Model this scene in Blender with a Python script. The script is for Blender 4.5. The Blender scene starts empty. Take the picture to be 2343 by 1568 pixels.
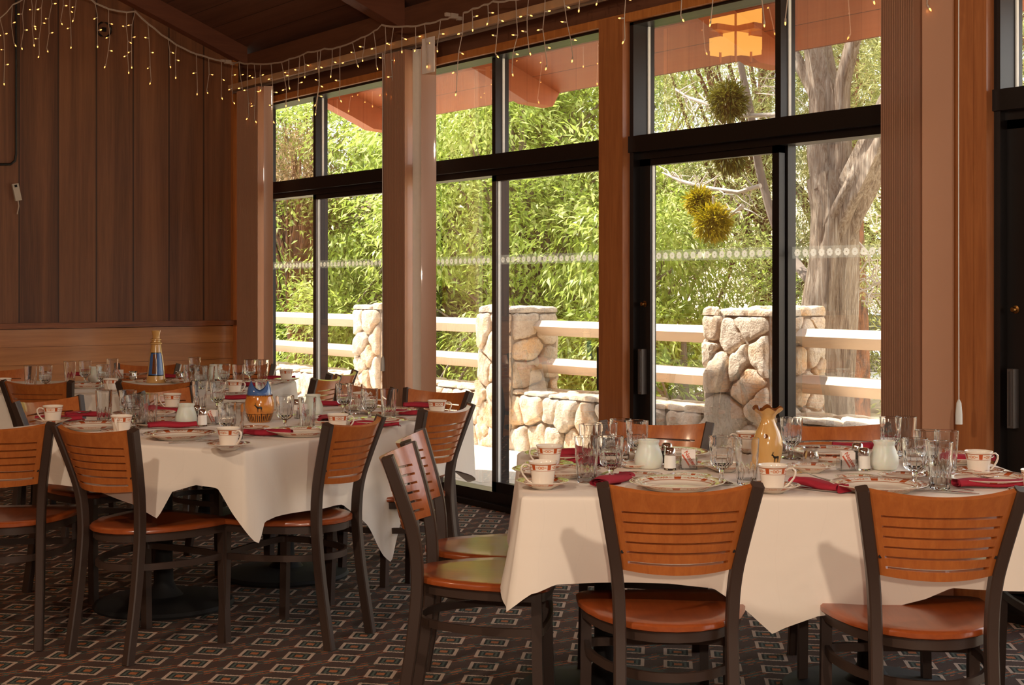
import bpy, math, random
import numpy as np
from mathutils import Vector, Matrix
random.seed(7); rng = np.random.default_rng(7)
PI = math.pi
SC = bpy.context.scene
COL = SC.collection

# ------------------------------------------------------------------ camera, world, sun, lights, exposure
F, H0, HC = 3300.0, 655.0, 1.355            # focal length in px, horizon row, camera height
TH = math.atan(2401 / 3300); S_, C_ = math.sin(TH), math.cos(TH)
XW = 5.05                                    # inner face of the window wall
cam_d = bpy.data.cameras.new('camera'); cam = bpy.data.objects.new('camera', cam_d); COL.objects.link(cam)
cam.location = (0, 0, HC); cam.rotation_euler = (PI / 2, 0, -TH)
cam_d.sensor_width = 36; cam_d.lens = 36 * F / 2343; cam_d.shift_y = -(784 - H0) / 2343
cam_d.clip_end = 300
SC.camera = cam
SC.view_settings.view_transform = 'Standard'; SC.view_settings.look = 'None'
SC.view_settings.gamma = 1; SC.view_settings.use_curve_mapping = False
SC.view_settings.exposure = 0.0

def cw(l, d, z=0.0):                         # lateral / depth of the camera axis -> room coordinates
    return Vector((d * S_ + l * C_, d * C_ - l * S_, z))
def at(px, py, z=0.0):                       # point of a level plane seen at a pixel
    d = (HC - z) * F / (py - H0)
    return cw((px - 1171.5) / F * d, d, z)
def wx(px, X=XW):                            # Y of a vertical seen at column px on the plane x = X
    k = (px - 1171.5) / F
    return X / (S_ + k * C_) * (C_ - k * S_)

world = bpy.data.worlds.new('sky'); SC.world = world; world.use_nodes = True
wn = world.node_tree.nodes; wl = world.node_tree.links
bg = wn['Background']
skt = wn.new('ShaderNodeTexSky'); skt.sky_type = 'PREETHAM'; skt.turbidity = 6
skt.sun_direction = (-0.18, 0.5, 0.85)
mx = wn.new('ShaderNodeMix'); mx.data_type = 'RGBA'; mx.inputs[0].default_value = 0.8
mx.inputs[7].default_value = (0.95, 0.98, 1.0, 1)
wl.new(skt.outputs[0], mx.inputs[6]); wl.new(mx.outputs[2], bg.inputs[0])
bg.inputs[1].default_value = 4.0

def lamp(name, kind, loc, energy, color, size=0.1, target=None, spread=None):
    l = bpy.data.lights.new(name, kind); l.energy = energy; l.color = color
    o = bpy.data.objects.new(name, l); COL.objects.link(o); o.location = loc
    if kind == 'SUN': l.angle = size
    elif kind == 'AREA': l.size = size
    else: l.shadow_soft_size = size
    if target is not None:
        o.rotation_euler = (Vector(target) - Vector(loc)).to_track_quat('-Z', 'Y').to_euler()
    return o
lamp('sun', 'SUN', (-4, 20, 30), 20.0, (1.0, 0.95, 0.86), 0.012, target=Vector((-4, 20, 30)) - Vector((-0.30, 0.50, 0.81)) * 10)
WARM = (1.0, 0.84, 0.67)
lamp('camera_flash', 'POINT', cw(0.10, -0.05, 1.50), 140, WARM, 0.03)
lamp('flash_lamp_right', 'POINT', cw(0.95, 0.7, 2.5), 170, WARM, 0.06)
lamp('flash_lamp_left', 'POINT', cw(-1.6, 1.9, 2.9), 150, WARM, 0.07)
lamp('far_fill_light', 'POINT', (-1.5, 5.0, 3.8), 140, (1.0, 0.72, 0.46), 0.12)  # fill light added to brighten the far end; no ceiling fixture here

# ------------------------------------------------------------------ helpers: materials
def lin(c):
    return tuple(((v / 255) / 12.92 if v / 255 <= 0.04045 else ((v / 255 + 0.055) / 1.055) ** 2.4) for v in c) + (1,)
class NT:
    def __init__(s, name):
        s.m = bpy.data.materials.new(name); s.m.use_nodes = True
        s.n = s.m.node_tree.nodes; s.l = s.m.node_tree.links
        s.b = s.n['Principled BSDF']; s.out = s.n['Material Output']
    def new(s, t, **k):
        n = s.n.new(t)
        for a, v in k.items(): setattr(n, a, v)
        return n
    def link(s, a, b): s.l.new(a, b)
    def val(s, inp, v):
        if hasattr(v, 'is_linked') or hasattr(v, 'links'): s.l.new(v, inp)
        else: inp.default_value = v
    def math(s, op, a, b=0.0, c=None):
        n = s.new('ShaderNodeMath', operation=op)
        s.val(n.inputs[0], a); s.val(n.inputs[1], b)
        if c is not None: s.val(n.inputs[2], c)
        return n.outputs[0]
    def mix(s, f, a, b, blend='MIX'):
        n = s.new('ShaderNodeMix', data_type='RGBA', blend_type=blend)
        s.val(n.inputs[0], f); s.val(n.inputs[6], a); s.val(n.inputs[7], b)
        return n.outputs[2]
    def coord(s, scale=(1, 1, 1), kind='Object', loc=(0, 0, 0), rot=(0, 0, 0)):
        t = s.new('ShaderNodeTexCoord'); m = s.new('ShaderNodeMapping')
        m.inputs['Scale'].default_value = scale; m.inputs['Location'].default_value = loc; m.inputs['Rotation'].default_value = rot
        s.link(t.outputs[kind], m.inputs[0]); return m.outputs[0]
    def noise(s, vec, scale=5, detail=4, rough=0.5, dist=0.0):
        n = s.new('ShaderNodeTexNoise'); s.link(vec, n.inputs['Vector'])
        n.inputs['Scale'].default_value = scale; n.inputs['Detail'].default_value = detail
        n.inputs['Roughness'].default_value = rough; n.inputs['Distortion'].default_value = dist
        return n.outputs[0]
    def ramp(s, f, stops):
        r = s.new('ShaderNodeValToRGB'); e = r.color_ramp.elements
        while len(e) < len(stops): e.new(0.5)
        for k, (p, c) in enumerate(stops): e[k].position = p; e[k].color = c
        s.val(r.inputs[0], f); return r.outputs[0]
    def bump(s, h, strength=0.3, dist=0.01):
        b = s.new('ShaderNodeBump'); b.inputs['Strength'].default_value = strength; b.inputs['Distance'].default_value = dist
        s.val(b.inputs['Height'], h); s.link(b.outputs[0], s.b.inputs['Normal'])
    def set(s, color=None, rough=None, metal=None, **k):
        if color is not None: s.val(s.b.inputs['Base Color'], color)
        if rough is not None: s.val(s.b.inputs['Roughness'], rough)
        if metal is not None: s.b.inputs['Metallic'].default_value = metal
        for a, v in k.items(): s.b.inputs[a.replace('_', ' ')].default_value = v
        return s
def plain(name, c, rough=0.5, metal=0.0, noise=0.06, ns=30, **k):
    t = NT(name); v = t.coord(); f = t.noise(v, ns, 3)
    c = lin(c); lo = tuple(x * (1 - noise) for x in c[:3]) + (1,); hi = tuple(min(1, x * (1 + noise)) for x in c[:3]) + (1,)
    t.set(t.mix(f, lo, hi), rough, metal, **k); return t.m
def wood(name, c1, c2, grain='Z', rough=0.35, scale=1.0, coat=0.0, kind='Object', streak=None):
    t = NT(name); sc = {'X': (1, 14, 14), 'Y': (14, 1, 14), 'Z': (14, 14, 1)}[grain]
    v = t.coord(tuple(x * scale for x in sc), kind)
    a = t.noise(v, 2.2, 6, 0.6, 0.6); b = t.noise(v, 9, 3, 0.5, 0.2)
    f = t.math('ADD', t.math('MULTIPLY', a, 0.75), t.math('MULTIPLY', b, 0.25))
    col = t.ramp(f, [(0.3, lin(c1)), (0.7, lin(c2))])
    t.set(col, rough, Coat_Weight=coat, Coat_Roughness=0.12)
    t.bump(b, 0.08, 0.002); return t.m
M = {}
M['metal'] = plain('brown_metal', (62, 46, 38), 0.42, 0.0, 0.05, 200)
M['iron'] = plain('black_iron', (24, 22, 21), 0.75, 0.0, 0.2, 80)
M['chair_wood'] = wood('chair_wood', (164, 86, 36), (192, 111, 52), 'Z', 0.3, 1.4, 0.5)
M['shaded_seat_wood'] = wood('shaded_seat_wood', (138, 62, 25), (162, 80, 35), 'Y', 0.3, 1.2, 0.35)  # darker wood tone: shadow of tabletop and backrest put into the seat colour
M['hole'] = plain('black_hole', (8, 7, 6), 0.8)
M['post'] = wood('cedar_post', (146, 84, 44), (180, 112, 62), 'Z', 0.4, 1.0, 0.2)
M['header'] = wood('header_board', (92, 54, 36), (116, 72, 48), 'Y', 0.6, 0.6)
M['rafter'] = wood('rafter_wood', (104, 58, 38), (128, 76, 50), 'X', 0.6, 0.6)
M['trimwood'] = wood('trim_wood', (164, 96, 44), (200, 128, 66), 'Z', 0.4, 1.0)
M['rail_cap'] = wood('cap_wood', (96, 52, 26), (168, 98, 50), 'X', 0.4, 1.2)
M['wainscot'] = wood('wainscot_wood', (168, 106, 56), (214, 146, 84), 'X', 0.35, 0.35, 0.3)
M['frame'] = plain('bronze_frame', (30, 24, 22), 0.35, 0.3, 0.05, 60)
M['framegrey'] = plain('grey_metal_lit_stile', (92, 84, 80), 0.35, 0.4, 0.05, 60)
M['gasket'] = plain('white_gasket', (225, 225, 220), 0.5)
M['blind'] = plain('blind_vane', (192, 144, 114), 0.3, 0.0, 0.05, 3, Coat_Weight=0.4)
M['blind_white'] = plain('blind_liner', (214, 200, 184), 0.5)
M['track'] = plain('blind_track', (190, 150, 112), 0.4)
M['alu'] = plain('aluminium', (170, 165, 158), 0.3, 0.8)
M['brass'] = plain('brass', (150, 110, 60), 0.3, 1.0)
M['china'] = plain('china_white', (240, 228, 212), 0.12, 0.0, 0.01, 10, Coat_Weight=0.5)
M['chrome'] = plain('chrome', (225, 222, 218), 0.06, 1.0, 0.01)
M['steel'] = plain('flatware_steel', (200, 196, 190), 0.16, 1.0, 0.02)
M['napkin'] = plain('napkin_cloth', (166, 30, 50), 0.85, 0.0, 0.15, 120)
M['jar'] = plain('frosted_glass', (228, 224, 212), 0.35, 0.0, 0.02, 8, Subsurface_Weight=0.25)
M['salt'] = plain('salt_white', (244, 240, 232), 0.3, Coat_Weight=1.0)
M['pepper'] = plain('pepper_black', (46, 40, 34), 0.7, 0.0, 0.4, 500)
M['paper'] = plain('paper_white', (243, 232, 224), 0.7)
M['ink'] = plain('red_ink', (205, 92, 62), 0.7)
M['pinkpaper'] = plain('pink_paper', (232, 120, 140), 0.7)
M['bulbwire'] = plain('white_wire', (196, 176, 158), 0.5)
M['blackcable'] = plain('black_cable', (16, 13, 12), 0.5)
M['doorbell'] = plain('white_plastic', (196, 184, 166), 0.4)
M['tan_ceramic'] = wood('tan_ceramic', (196, 140, 70), (226, 186, 122), 'Z', 0.14, 0.25, 0.6)
M['orange_ceramic'] = wood('amber_ceramic', (190, 104, 34), (224, 156, 74), 'X', 0.14, 0.4, 0.6)
M['dark_glaze'] = plain('brown_glaze', (112, 62, 24), 0.15, 0.0, 0.2, 40)
M['blue_glaze'] = plain('blue_glaze', (72, 104, 158), 0.12, 0.0, 0.12, 40, Coat_Weight=0.6)
M['blackink'] = plain('black_motif', (24, 20, 18), 0.3)

M['mortar'] = plain('mortar', (150, 138, 122), 0.95, 0.0, 0.25, 30)
M['railpaint'] = plain('tan_rail_paint', (206, 184, 160), 0.7, 0.0, 0.06, 8)
M['truckwhite'] = plain('truck_white', (236, 236, 236), 0.25)
M['tyre'] = plain('tyre_black', (28, 28, 28), 0.8)
M['glassdark'] = plain('dark_glass', (40, 48, 52), 0.08)
M['tentwhite'] = plain('tent_white', (240, 240, 240), 0.6)
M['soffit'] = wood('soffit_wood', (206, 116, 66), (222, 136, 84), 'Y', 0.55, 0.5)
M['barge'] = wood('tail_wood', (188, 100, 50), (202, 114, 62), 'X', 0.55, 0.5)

t = NT('drinking_glass'); t.n.remove(t.b)
g = t.new('ShaderNodeBsdfGlass'); g.inputs['IOR'].default_value = 1.45; g.inputs['Roughness'].default_value = 0.0
g.inputs['Color'].default_value = (0.985, 0.99, 0.99, 1)
t.link(g.outputs[0], t.out.inputs[0]); M['glass'] = t.m
t = NT('window_glass'); t.n.remove(t.b)
tr = t.new('ShaderNodeBsdfTransparent'); gl = t.new('ShaderNodeBsdfGlossy'); gl.inputs['Roughness'].default_value = 0.0
fr = t.new('ShaderNodeFresnel'); fr.inputs['IOR'].default_value = 1.5; ms = t.new('ShaderNodeMixShader')
geo = t.new('ShaderNodeNewGeometry')
ff = t.math('MULTIPLY', fr.outputs[0], 0.85)
ff = t.math('MINIMUM', ff, 0.5)
t.link(ff, ms.inputs[0]); t.link(tr.outputs[0], ms.inputs[1]); t.link(gl.outputs[0], ms.inputs[2]); t.link(ms.outputs[0], t.out.inputs[0])
M['pane'] = t.m
def haze(name, c, k):
    t = NT(name); t.n.remove(t.b); a = t.new('ShaderNodeBsdfTranslucent'); a.inputs[0].default_value = lin(c); b = t.new('ShaderNodeBsdfTransparent'); d = t.new('ShaderNodeBsdfDiffuse'); d.inputs[0].default_value = lin(c)
    m1 = t.new('ShaderNodeMixShader'); m1.inputs[0].default_value = .25; m2 = t.new('ShaderNodeMixShader'); m2.inputs[0].default_value = k
    t.link(a.outputs[0], m1.inputs[1]); t.link(d.outputs[0], m1.inputs[2]); t.link(b.outputs[0], m2.inputs[1]); t.link(m1.outputs[0], m2.inputs[2]); t.link(m2.outputs[0], t.out.inputs[0]); return t.m
M['flower'] = haze('frosted_decal', (236, 230, 222), .8); M['tape'] = haze('clear_tape', (228, 232, 220), .16)
def emit(name, c, s):
    t = NT(name); t.n.remove(t.b); e = t.new('ShaderNodeEmission'); e.inputs[0].default_value = lin(c); e.inputs[1].default_value = s
    t.link(e.outputs[0], t.out.inputs[0]); return t.m
M['bulb'] = emit('warm_bulb', (255, 164, 76), 5.5)
M['lantern'] = emit('lantern_glass', (250, 176, 80), 2.1)

# tablecloth with faint weave, creases and damask scrolls
def cloth_mat(name, c):
    t = NT(name); v = t.coord(); a = t.noise(v, 2.2, 4, 0.5, 0.4)
    w = t.new('ShaderNodeTexWave'); w.inputs['Scale'].default_value = 1.3; w.inputs['Distortion'].default_value = 9; w.inputs['Detail'].default_value = 1.5
    t.link(v, w.inputs[0]); f = t.ramp(w.outputs[1], [(0.47, (0, 0, 0, 1)), (0.5, (1, 1, 1, 1)), (0.53, (0, 0, 0, 1))])
    c1 = lin(c); c2 = tuple(x * 0.96 for x in c1[:3]) + (1,)
    t.set(t.mix(t.math('MULTIPLY', f, 0.5), c1, c2), 0.85, Sheen_Weight=0.15)
    sx = t.new('ShaderNodeSeparateXYZ'); t.link(t.coord((1, 1, 1), rot=(0, 0, TH)), sx.inputs[0]); cr = 0.0
    for k_, off in ((0, .11), (1, .2), (2, .13)):
        q = t.math('ABSOLUTE', t.math('SUBTRACT', t.math('FRACT', t.math('ADD', t.math('DIVIDE', sx.outputs[k_], .46), off)), .5)); cr = t.math('ADD', cr, t.math('LESS_THAN', q, .006))
    t.bump(t.math('ADD', a, t.math('MULTIPLY', cr, .06)), 0.45, 0.035); return t.m
M['cloth'] = cloth_mat('ivory_cloth', (236, 222, 206))
M['cloth2'] = cloth_mat('white_cloth', (236, 224, 210))

# printed rim bands: angle drives rust blocks and scrolls
def band_mat(name, r0, r1, axis_h=None, n=6):
    t = NT(name); tc = t.new('ShaderNodeTexCoord'); sx = t.new('ShaderNodeSeparateXYZ'); t.link(tc.outputs['Object'], sx.inputs[0])
    x, y, z = sx.outputs
    ang = t.math('ARCTAN2', y, x)
    if axis_h is None: q = t.math('SQRT', t.math('ADD', t.math('MULTIPLY', x, x), t.math('MULTIPLY', y, y)))
    else: q = z
    q = t.math('DIVIDE', t.math('SUBTRACT', q, r0), r1 - r0)            # 0..1 across the band
    inb = t.math('MULTIPLY', t.math('GREATER_THAN', q, 0.0), t.math('LESS_THAN', q, 1.0))
    u = t.math('FRACT', t.math('MULTIPLY', ang, n / (2 * PI)))
    block = t.math('LESS_THAN', t.math('ABSOLUTE', t.math('SUBTRACT', u, 0.5)), 0.115)
    sb = t.math('MULTIPLY', block, t.math('LESS_THAN', t.math('ABSOLUTE', t.math('SUBTRACT', q, 0.5)), 0.36))
    # scroll pairs
    s1 = t.math('ABSOLUTE', t.math('SUBTRACT', t.math('ABSOLUTE', t.math('SUBTRACT', t.math('FRACT', t.math('ADD', u, 0.5)), 0.5)), 0.1))
    wv = t.math('SINE', t.math('MULTIPLY', ang, n * 9.0))
    scr = t.math('LESS_THAN', t.math('ABSOLUTE', t.math('SUBTRACT', q, t.math('ADD', 0.5, t.math('MULTIPLY', wv, 0.22)))), 0.10)
    scr = t.math('MULTIPLY', scr, t.math('LESS_THAN', s1, 0.085))
    ln = t.math('LESS_THAN', t.math('ABSOLUTE', t.math('SUBTRACT', q, 0.93)), 0.07)
    ln2 = t.math('LESS_THAN', t.math('ABSOLUTE', t.math('SUBTRACT', q, 0.05)), 0.035)
    base = lin((240, 228, 212))
    cc = t.math('ABSOLUTE', t.math('SUBTRACT', t.math('FRACT', t.math('ADD', u, 0.5)), 0.5))
    rr = t.math('SQRT', t.math('ADD', t.math('POWER', t.math('MULTIPLY', t.math('ABSOLUTE', t.math('SUBTRACT', cc, 0.10)), 2.6), 2.0), t.math('POWER', t.math('ABSOLUTE', t.math('SUBTRACT', q, 0.5)), 2.0)))
    scr = t.math('LESS_THAN', t.math('ABSOLUTE', t.math('SUBTRACT', rr, 0.17)), 0.055)
    scr = t.math('MAXIMUM', scr, t.math('MULTIPLY', t.math('LESS_THAN', cc, 0.012), t.math('LESS_THAN', t.math('ABSOLUTE', t.math('SUBTRACT', q, 0.45)), 0.25)))
    scr = t.math('MAXIMUM', scr, t.math('MULTIPLY', t.math('LESS_THAN', t.math('ABSOLUTE', t.math('SUBTRACT', cc, 0.26)), 0.05), t.math('LESS_THAN', t.math('ABSOLUTE', t.math('SUBTRACT', q, 0.5)), 0.06)))
    c = t.mix(t.math('MULTIPLY', scr, inb), base, lin((212, 132, 86)))
    c = t.mix(t.math('MULTIPLY', t.math('MAXIMUM', ln, ln2), inb), c, lin((176, 104, 62)))
    c = t.mix(t.math('MULTIPLY', sb, inb), c, lin((190, 84, 36)))
    t.set(c, 0.12, Coat_Weight=0.5); return t.m
M['plate'] = band_mat('printed_plate', 0.100, 0.134, None, 8)
M['bread'] = band_mat('printed_bread_plate', 0.046, 0.067, None, 6)
M['saucer'] = band_mat('printed_saucer', 0.050, 0.074, None, 6)
M['cup'] = band_mat('printed_cup', 0.047, 0.067, 'z', 5)

# stone with per-stone tint from a vertex colour
t = NT('field_stone'); at_ = t.new('ShaderNodeAttribute', attribute_name='tint'); v = t.coord()
a = t.noise(v, 9, 8, 0.65); b = t.noise(v, 60, 4, 0.6)
c = t.mix(t.ramp(a, [(0.35, (0, 0, 0, 1)), (0.62, (1, 1, 1, 1))]), at_.outputs[0], lin((222, 204, 180)))
c = t.mix(t.math('MULTIPLY', t.ramp(b, [(0.5, (0, 0, 0, 1)), (0.65, (1, 1, 1, 1))]), 0.35), c, lin((120, 104, 88)))
t.set(c, 0.9); t.bump(t.math('ADD', a, t.math('MULTIPLY', b, 0.4)), 0.9, 0.03); M['stone'] = t.m
# leaves: translucent two-sided, tinted per leaf
def leaf_mat(name, c1, c2, c3, tl=0.5):
    t = NT(name); at_ = t.new('ShaderNodeAttribute', attribute_name='tint')
    sp = t.new('ShaderNodeSeparateColor'); t.link(at_.outputs[0], sp.inputs[0])
    c = t.ramp(sp.outputs[0], [(0.0, lin(c1)), (0.5, lin(c2)), (1.0, lin(c3))])
    t.set(c, 0.45)
    tb = t.new('ShaderNodeBsdfTranslucent'); t.link(c, tb.inputs[0]); m = t.new('ShaderNodeMixShader'); m.inputs[0].default_value = tl
    t.link(t.b.outputs[0], m.inputs[1]); t.link(tb.outputs[0], m.inputs[2]); t.link(m.outputs[0], t.out.inputs[0]); return t.m
M['leaf'] = leaf_mat('broad_leaf', (112, 136, 44), (186, 202, 92), (238, 238, 166))
M['juniper'] = leaf_mat('juniper_needles', (112, 122, 66), (160, 162, 96), (206, 196, 136), 0.3)
M['mistletoe'] = leaf_mat('mistletoe', (130, 124, 20), (172, 156, 26), (206, 172, 34), 0.4)
M['mistletoe_dark'] = leaf_mat('dark_mistletoe', (84, 86, 22), (116, 112, 34), (150, 138, 48), 0.3)
M['dryleaf'] = leaf_mat('dry_needles', (150, 120, 86), (184, 152, 112), (206, 178, 140), 0.4)
t = NT('shaggy_bark'); v = t.coord((11, 11, 0.7)); a = t.noise(v, 3.2, 9, 0.7, 1.4); b = t.noise(v, 12, 4, 0.6, 0.5)
t.set(t.ramp(a, [(0.3, lin((110, 88, 70))), (0.5, lin((196, 170, 142))), (0.7, lin((238, 220, 196)))]), 0.9)
t.bump(t.math('ADD', a, t.math('MULTIPLY', b, 0.5)), 1.0, 0.08); M['bark'] = t.m
t = NT('red_bark'); v = t.coord((6, 6, 2)); a = t.noise(v, 4.0, 8, 0.65, 0.5)
t.set(t.ramp(a, [(0.35, lin((96, 76, 64))), (0.55, lin((158, 110, 80))), (0.7, lin((190, 124, 84)))]), 0.9); t.bump(a, 1.0, 0.05); M['redbark'] = t.m
M['twig'] = plain('dead_twig', (198, 184, 166), 0.9, 0.0, 0.2, 20)
M['greybark'] = plain('grey_bark', (128, 112, 98), 0.9, 0.0, 0.25, 20)
t = NT('patio_paving'); v = t.coord(); br = t.new('ShaderNodeTexBrick'); br.offset = 0.5
t.link(v, br.inputs[0]); br.inputs['Scale'].default_value = 1.0; br.inputs['Brick Width'].default_value = 0.9; br.inputs['Row Height'].default_value = 0.6
br.inputs['Mortar Size'].default_value = 0.006; br.inputs['Color1'].default_value = lin((206, 192, 172)); br.inputs['Color2'].default_value = lin((214, 200, 182)); br.inputs['Mortar'].default_value = lin((150, 138, 122))
t.set(br.outputs[0], 0.8); M['patio'] = t.m
t = NT('dry_ground'); v = t.coord(); a = t.noise(v, 1.2, 8, 0.6)
t.set(t.ramp(a, [(0.35, lin((150, 136, 100))), (0.6, lin((206, 184, 148)))]), 0.95); M['ground'] = t.m

# boards: index across the wall gives every board its own tone
def boards(name, axis, width, c1, c2, off=0.0, groove=0.02, rough=0.5, grain='Z', kind='Object', var=0.5):
    t = NT(name); tc = t.new('ShaderNodeTexCoord'); sx = t.new('ShaderNodeSeparateXYZ'); t.link(tc.outputs[kind], sx.inputs[0])
    q = t.math('DIVIDE', t.math('ADD', sx.outputs[axis], off), width)
    fl = t.math('FLOOR', q); frc = t.math('FRACT', q)
    wn_ = t.new('ShaderNodeTexWhiteNoise', noise_dimensions='1D'); t.link(fl, wn_.inputs['W'])
    sc = {'X': (0.5, 14, 14), 'Y': (14, 0.5, 14), 'Z': (9, 9, 0.35)}[grain]
    v = t.coord(sc, kind)
    cb = t.new('ShaderNodeCombineXYZ'); t.link(t.math('MULTIPLY', wn_.outputs[0], 30), cb.inputs[0]); t.link(t.math('MULTIPLY', wn_.outputs[0], 17), cb.inputs[2])
    va = t.new('ShaderNodeVectorMath', operation='ADD'); t.link(v, va.inputs[0]); t.link(cb.outputs[0], va.inputs[1])
    a = t.noise(va.outputs[0], 1.1, 7, 0.62, 0.8); b = t.noise(va.outputs[0], 14, 2)
    f = t.math('ADD', t.math('MULTIPLY', a, 0.8), t.math('MULTIPLY', b, 0.2))
    f = t.math('ADD', f, t.math('MULTIPLY', t.math('SUBTRACT', wn_.outputs[0], 0.5), var * 0.4))
    c = t.ramp(f, [(0.3, lin(c1)), (0.72, lin(c2))])
    edge = t.math('LESS_THAN', t.math('MINIMUM', frc, t.math('SUBTRACT', 1.0, frc)), groove / width / 2)
    c = t.mix(t.math('MULTIPLY', edge, 0.75), c, (0.012, 0.006, 0.004, 1))
    t.set(c, rough); t.bump(t.math('SUBTRACT', 1.0, edge), 0.6, 0.006); return t.m
M['wall_boards'] = boards('wall_boards', 0, 0.288, (92, 56, 34), (150, 98, 62), 0.174, 0.012, 0.55)
M['wall_plain'] = boards('wall_boards_side', 1, 0.265, (84, 48, 26), (142, 88, 52), 0.0, 0.012, 0.55)
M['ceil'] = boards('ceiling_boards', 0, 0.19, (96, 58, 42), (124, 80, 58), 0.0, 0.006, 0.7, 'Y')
# carpet: a lattice of stepped diamonds joined by dashed stripes
t = NT('patterned_carpet'); tc = t.new('ShaderNodeTexCoord'); sx = t.new('ShaderNodeSeparateXYZ'); t.link(tc.outputs['Object'], sx.inputs[0])
wob = t.noise(t.coord((40, 40, 1)), 3.5, 2); wob = t.math('MULTIPLY', t.math('SUBTRACT', wob, 0.5), 0.10)
X = t.math('ADD', t.math('DIVIDE', t.math('SUBTRACT', sx.outputs[0], 1.665), 0.116), wob)
Y = t.math('ADD', t.math('DIVIDE', t.math('SUBTRACT', sx.outputs[1], 5.376), 0.129), wob)
A = t.math('MULTIPLY', t.math('ADD', X, Y), 0.5); B = t.math('MULTIPLY', t.math('SUBTRACT', X, Y), 0.5)
def cen(v): return t.math('ABSOLUTE', t.math('SUBTRACT', t.math('FRACT', t.math('ADD', v, 0.5)), 0.5))
m_ = t.math('MAXIMUM', cen(A), cen(B)); yr = cen(Y)
par = t.math('GREATER_THAN', t.math('FRACT', t.math('MULTIPLY', t.math('FLOOR', t.math('ADD', Y, 0.5)), 0.5)), 0.25)
fib = t.noise(t.coord((1, 1, 1)), 420, 3); spk = t.noise(t.coord((1, 1, 1)), 90, 2)
brown = t.mix(t.ramp(fib, [(0.3, (0, 0, 0, 1)), (0.7, (1, 1, 1, 1))]), lin((52, 34, 27)), lin((106, 74, 58)))
org, teal, cream = lin((196, 112, 64)), lin((84, 116, 106)), lin((220, 192, 170))
s_out = t.math('MULTIPLY', t.math('GREATER_THAN', m_, 0.30), 1.0)
line = t.math('MULTIPLY', t.math('LESS_THAN', t.math('ABSOLUTE', t.math('SUBTRACT', yr, 0.10)), 0.028), s_out)
dash = t.math('MULTIPLY', t.math('LESS_THAN', yr, 0.05), t.math('GREATER_THAN', m_, 0.40))
dash2 = t.math('MULTIPLY', t.math('LESS_THAN', t.math('ABSOLUTE', t.math('SUBTRACT', yr, 0.2)), 0.028), t.math('GREATER_THAN', m_, 0.44))
c = t.mix(t.math('MULTIPLY', line, 0.85), brown, t.mix(par, org, teal))
c = t.mix(t.math('MULTIPLY', t.math('MAXIMUM', dash, dash2), 0.85), c, t.mix(par, teal, org))
c = t.mix(t.math('LESS_THAN', m_, 0.30), c, cream)
c = t.mix(t.math('LESS_THAN', m_, 0.225), c, lin((40, 40, 32)))
c = t.mix(t.math('LESS_THAN', t.math('ABSOLUTE', t.math('SUBTRACT', m_, 0.15)), 0.025), c, lin((92, 104, 92)))
c = t.mix(t.math('LESS_THAN', m_, 0.085), c, lin((196, 118, 68)))
c = t.mix(0.35, c, t.mix(fib, lin((30, 22, 18)), lin((150, 130, 112))), 'MULTIPLY')
t.set(c, 0.95); t.bump(t.math('ADD', fib, spk), 0.5, 0.004); M['carpet'] = t.m

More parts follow.
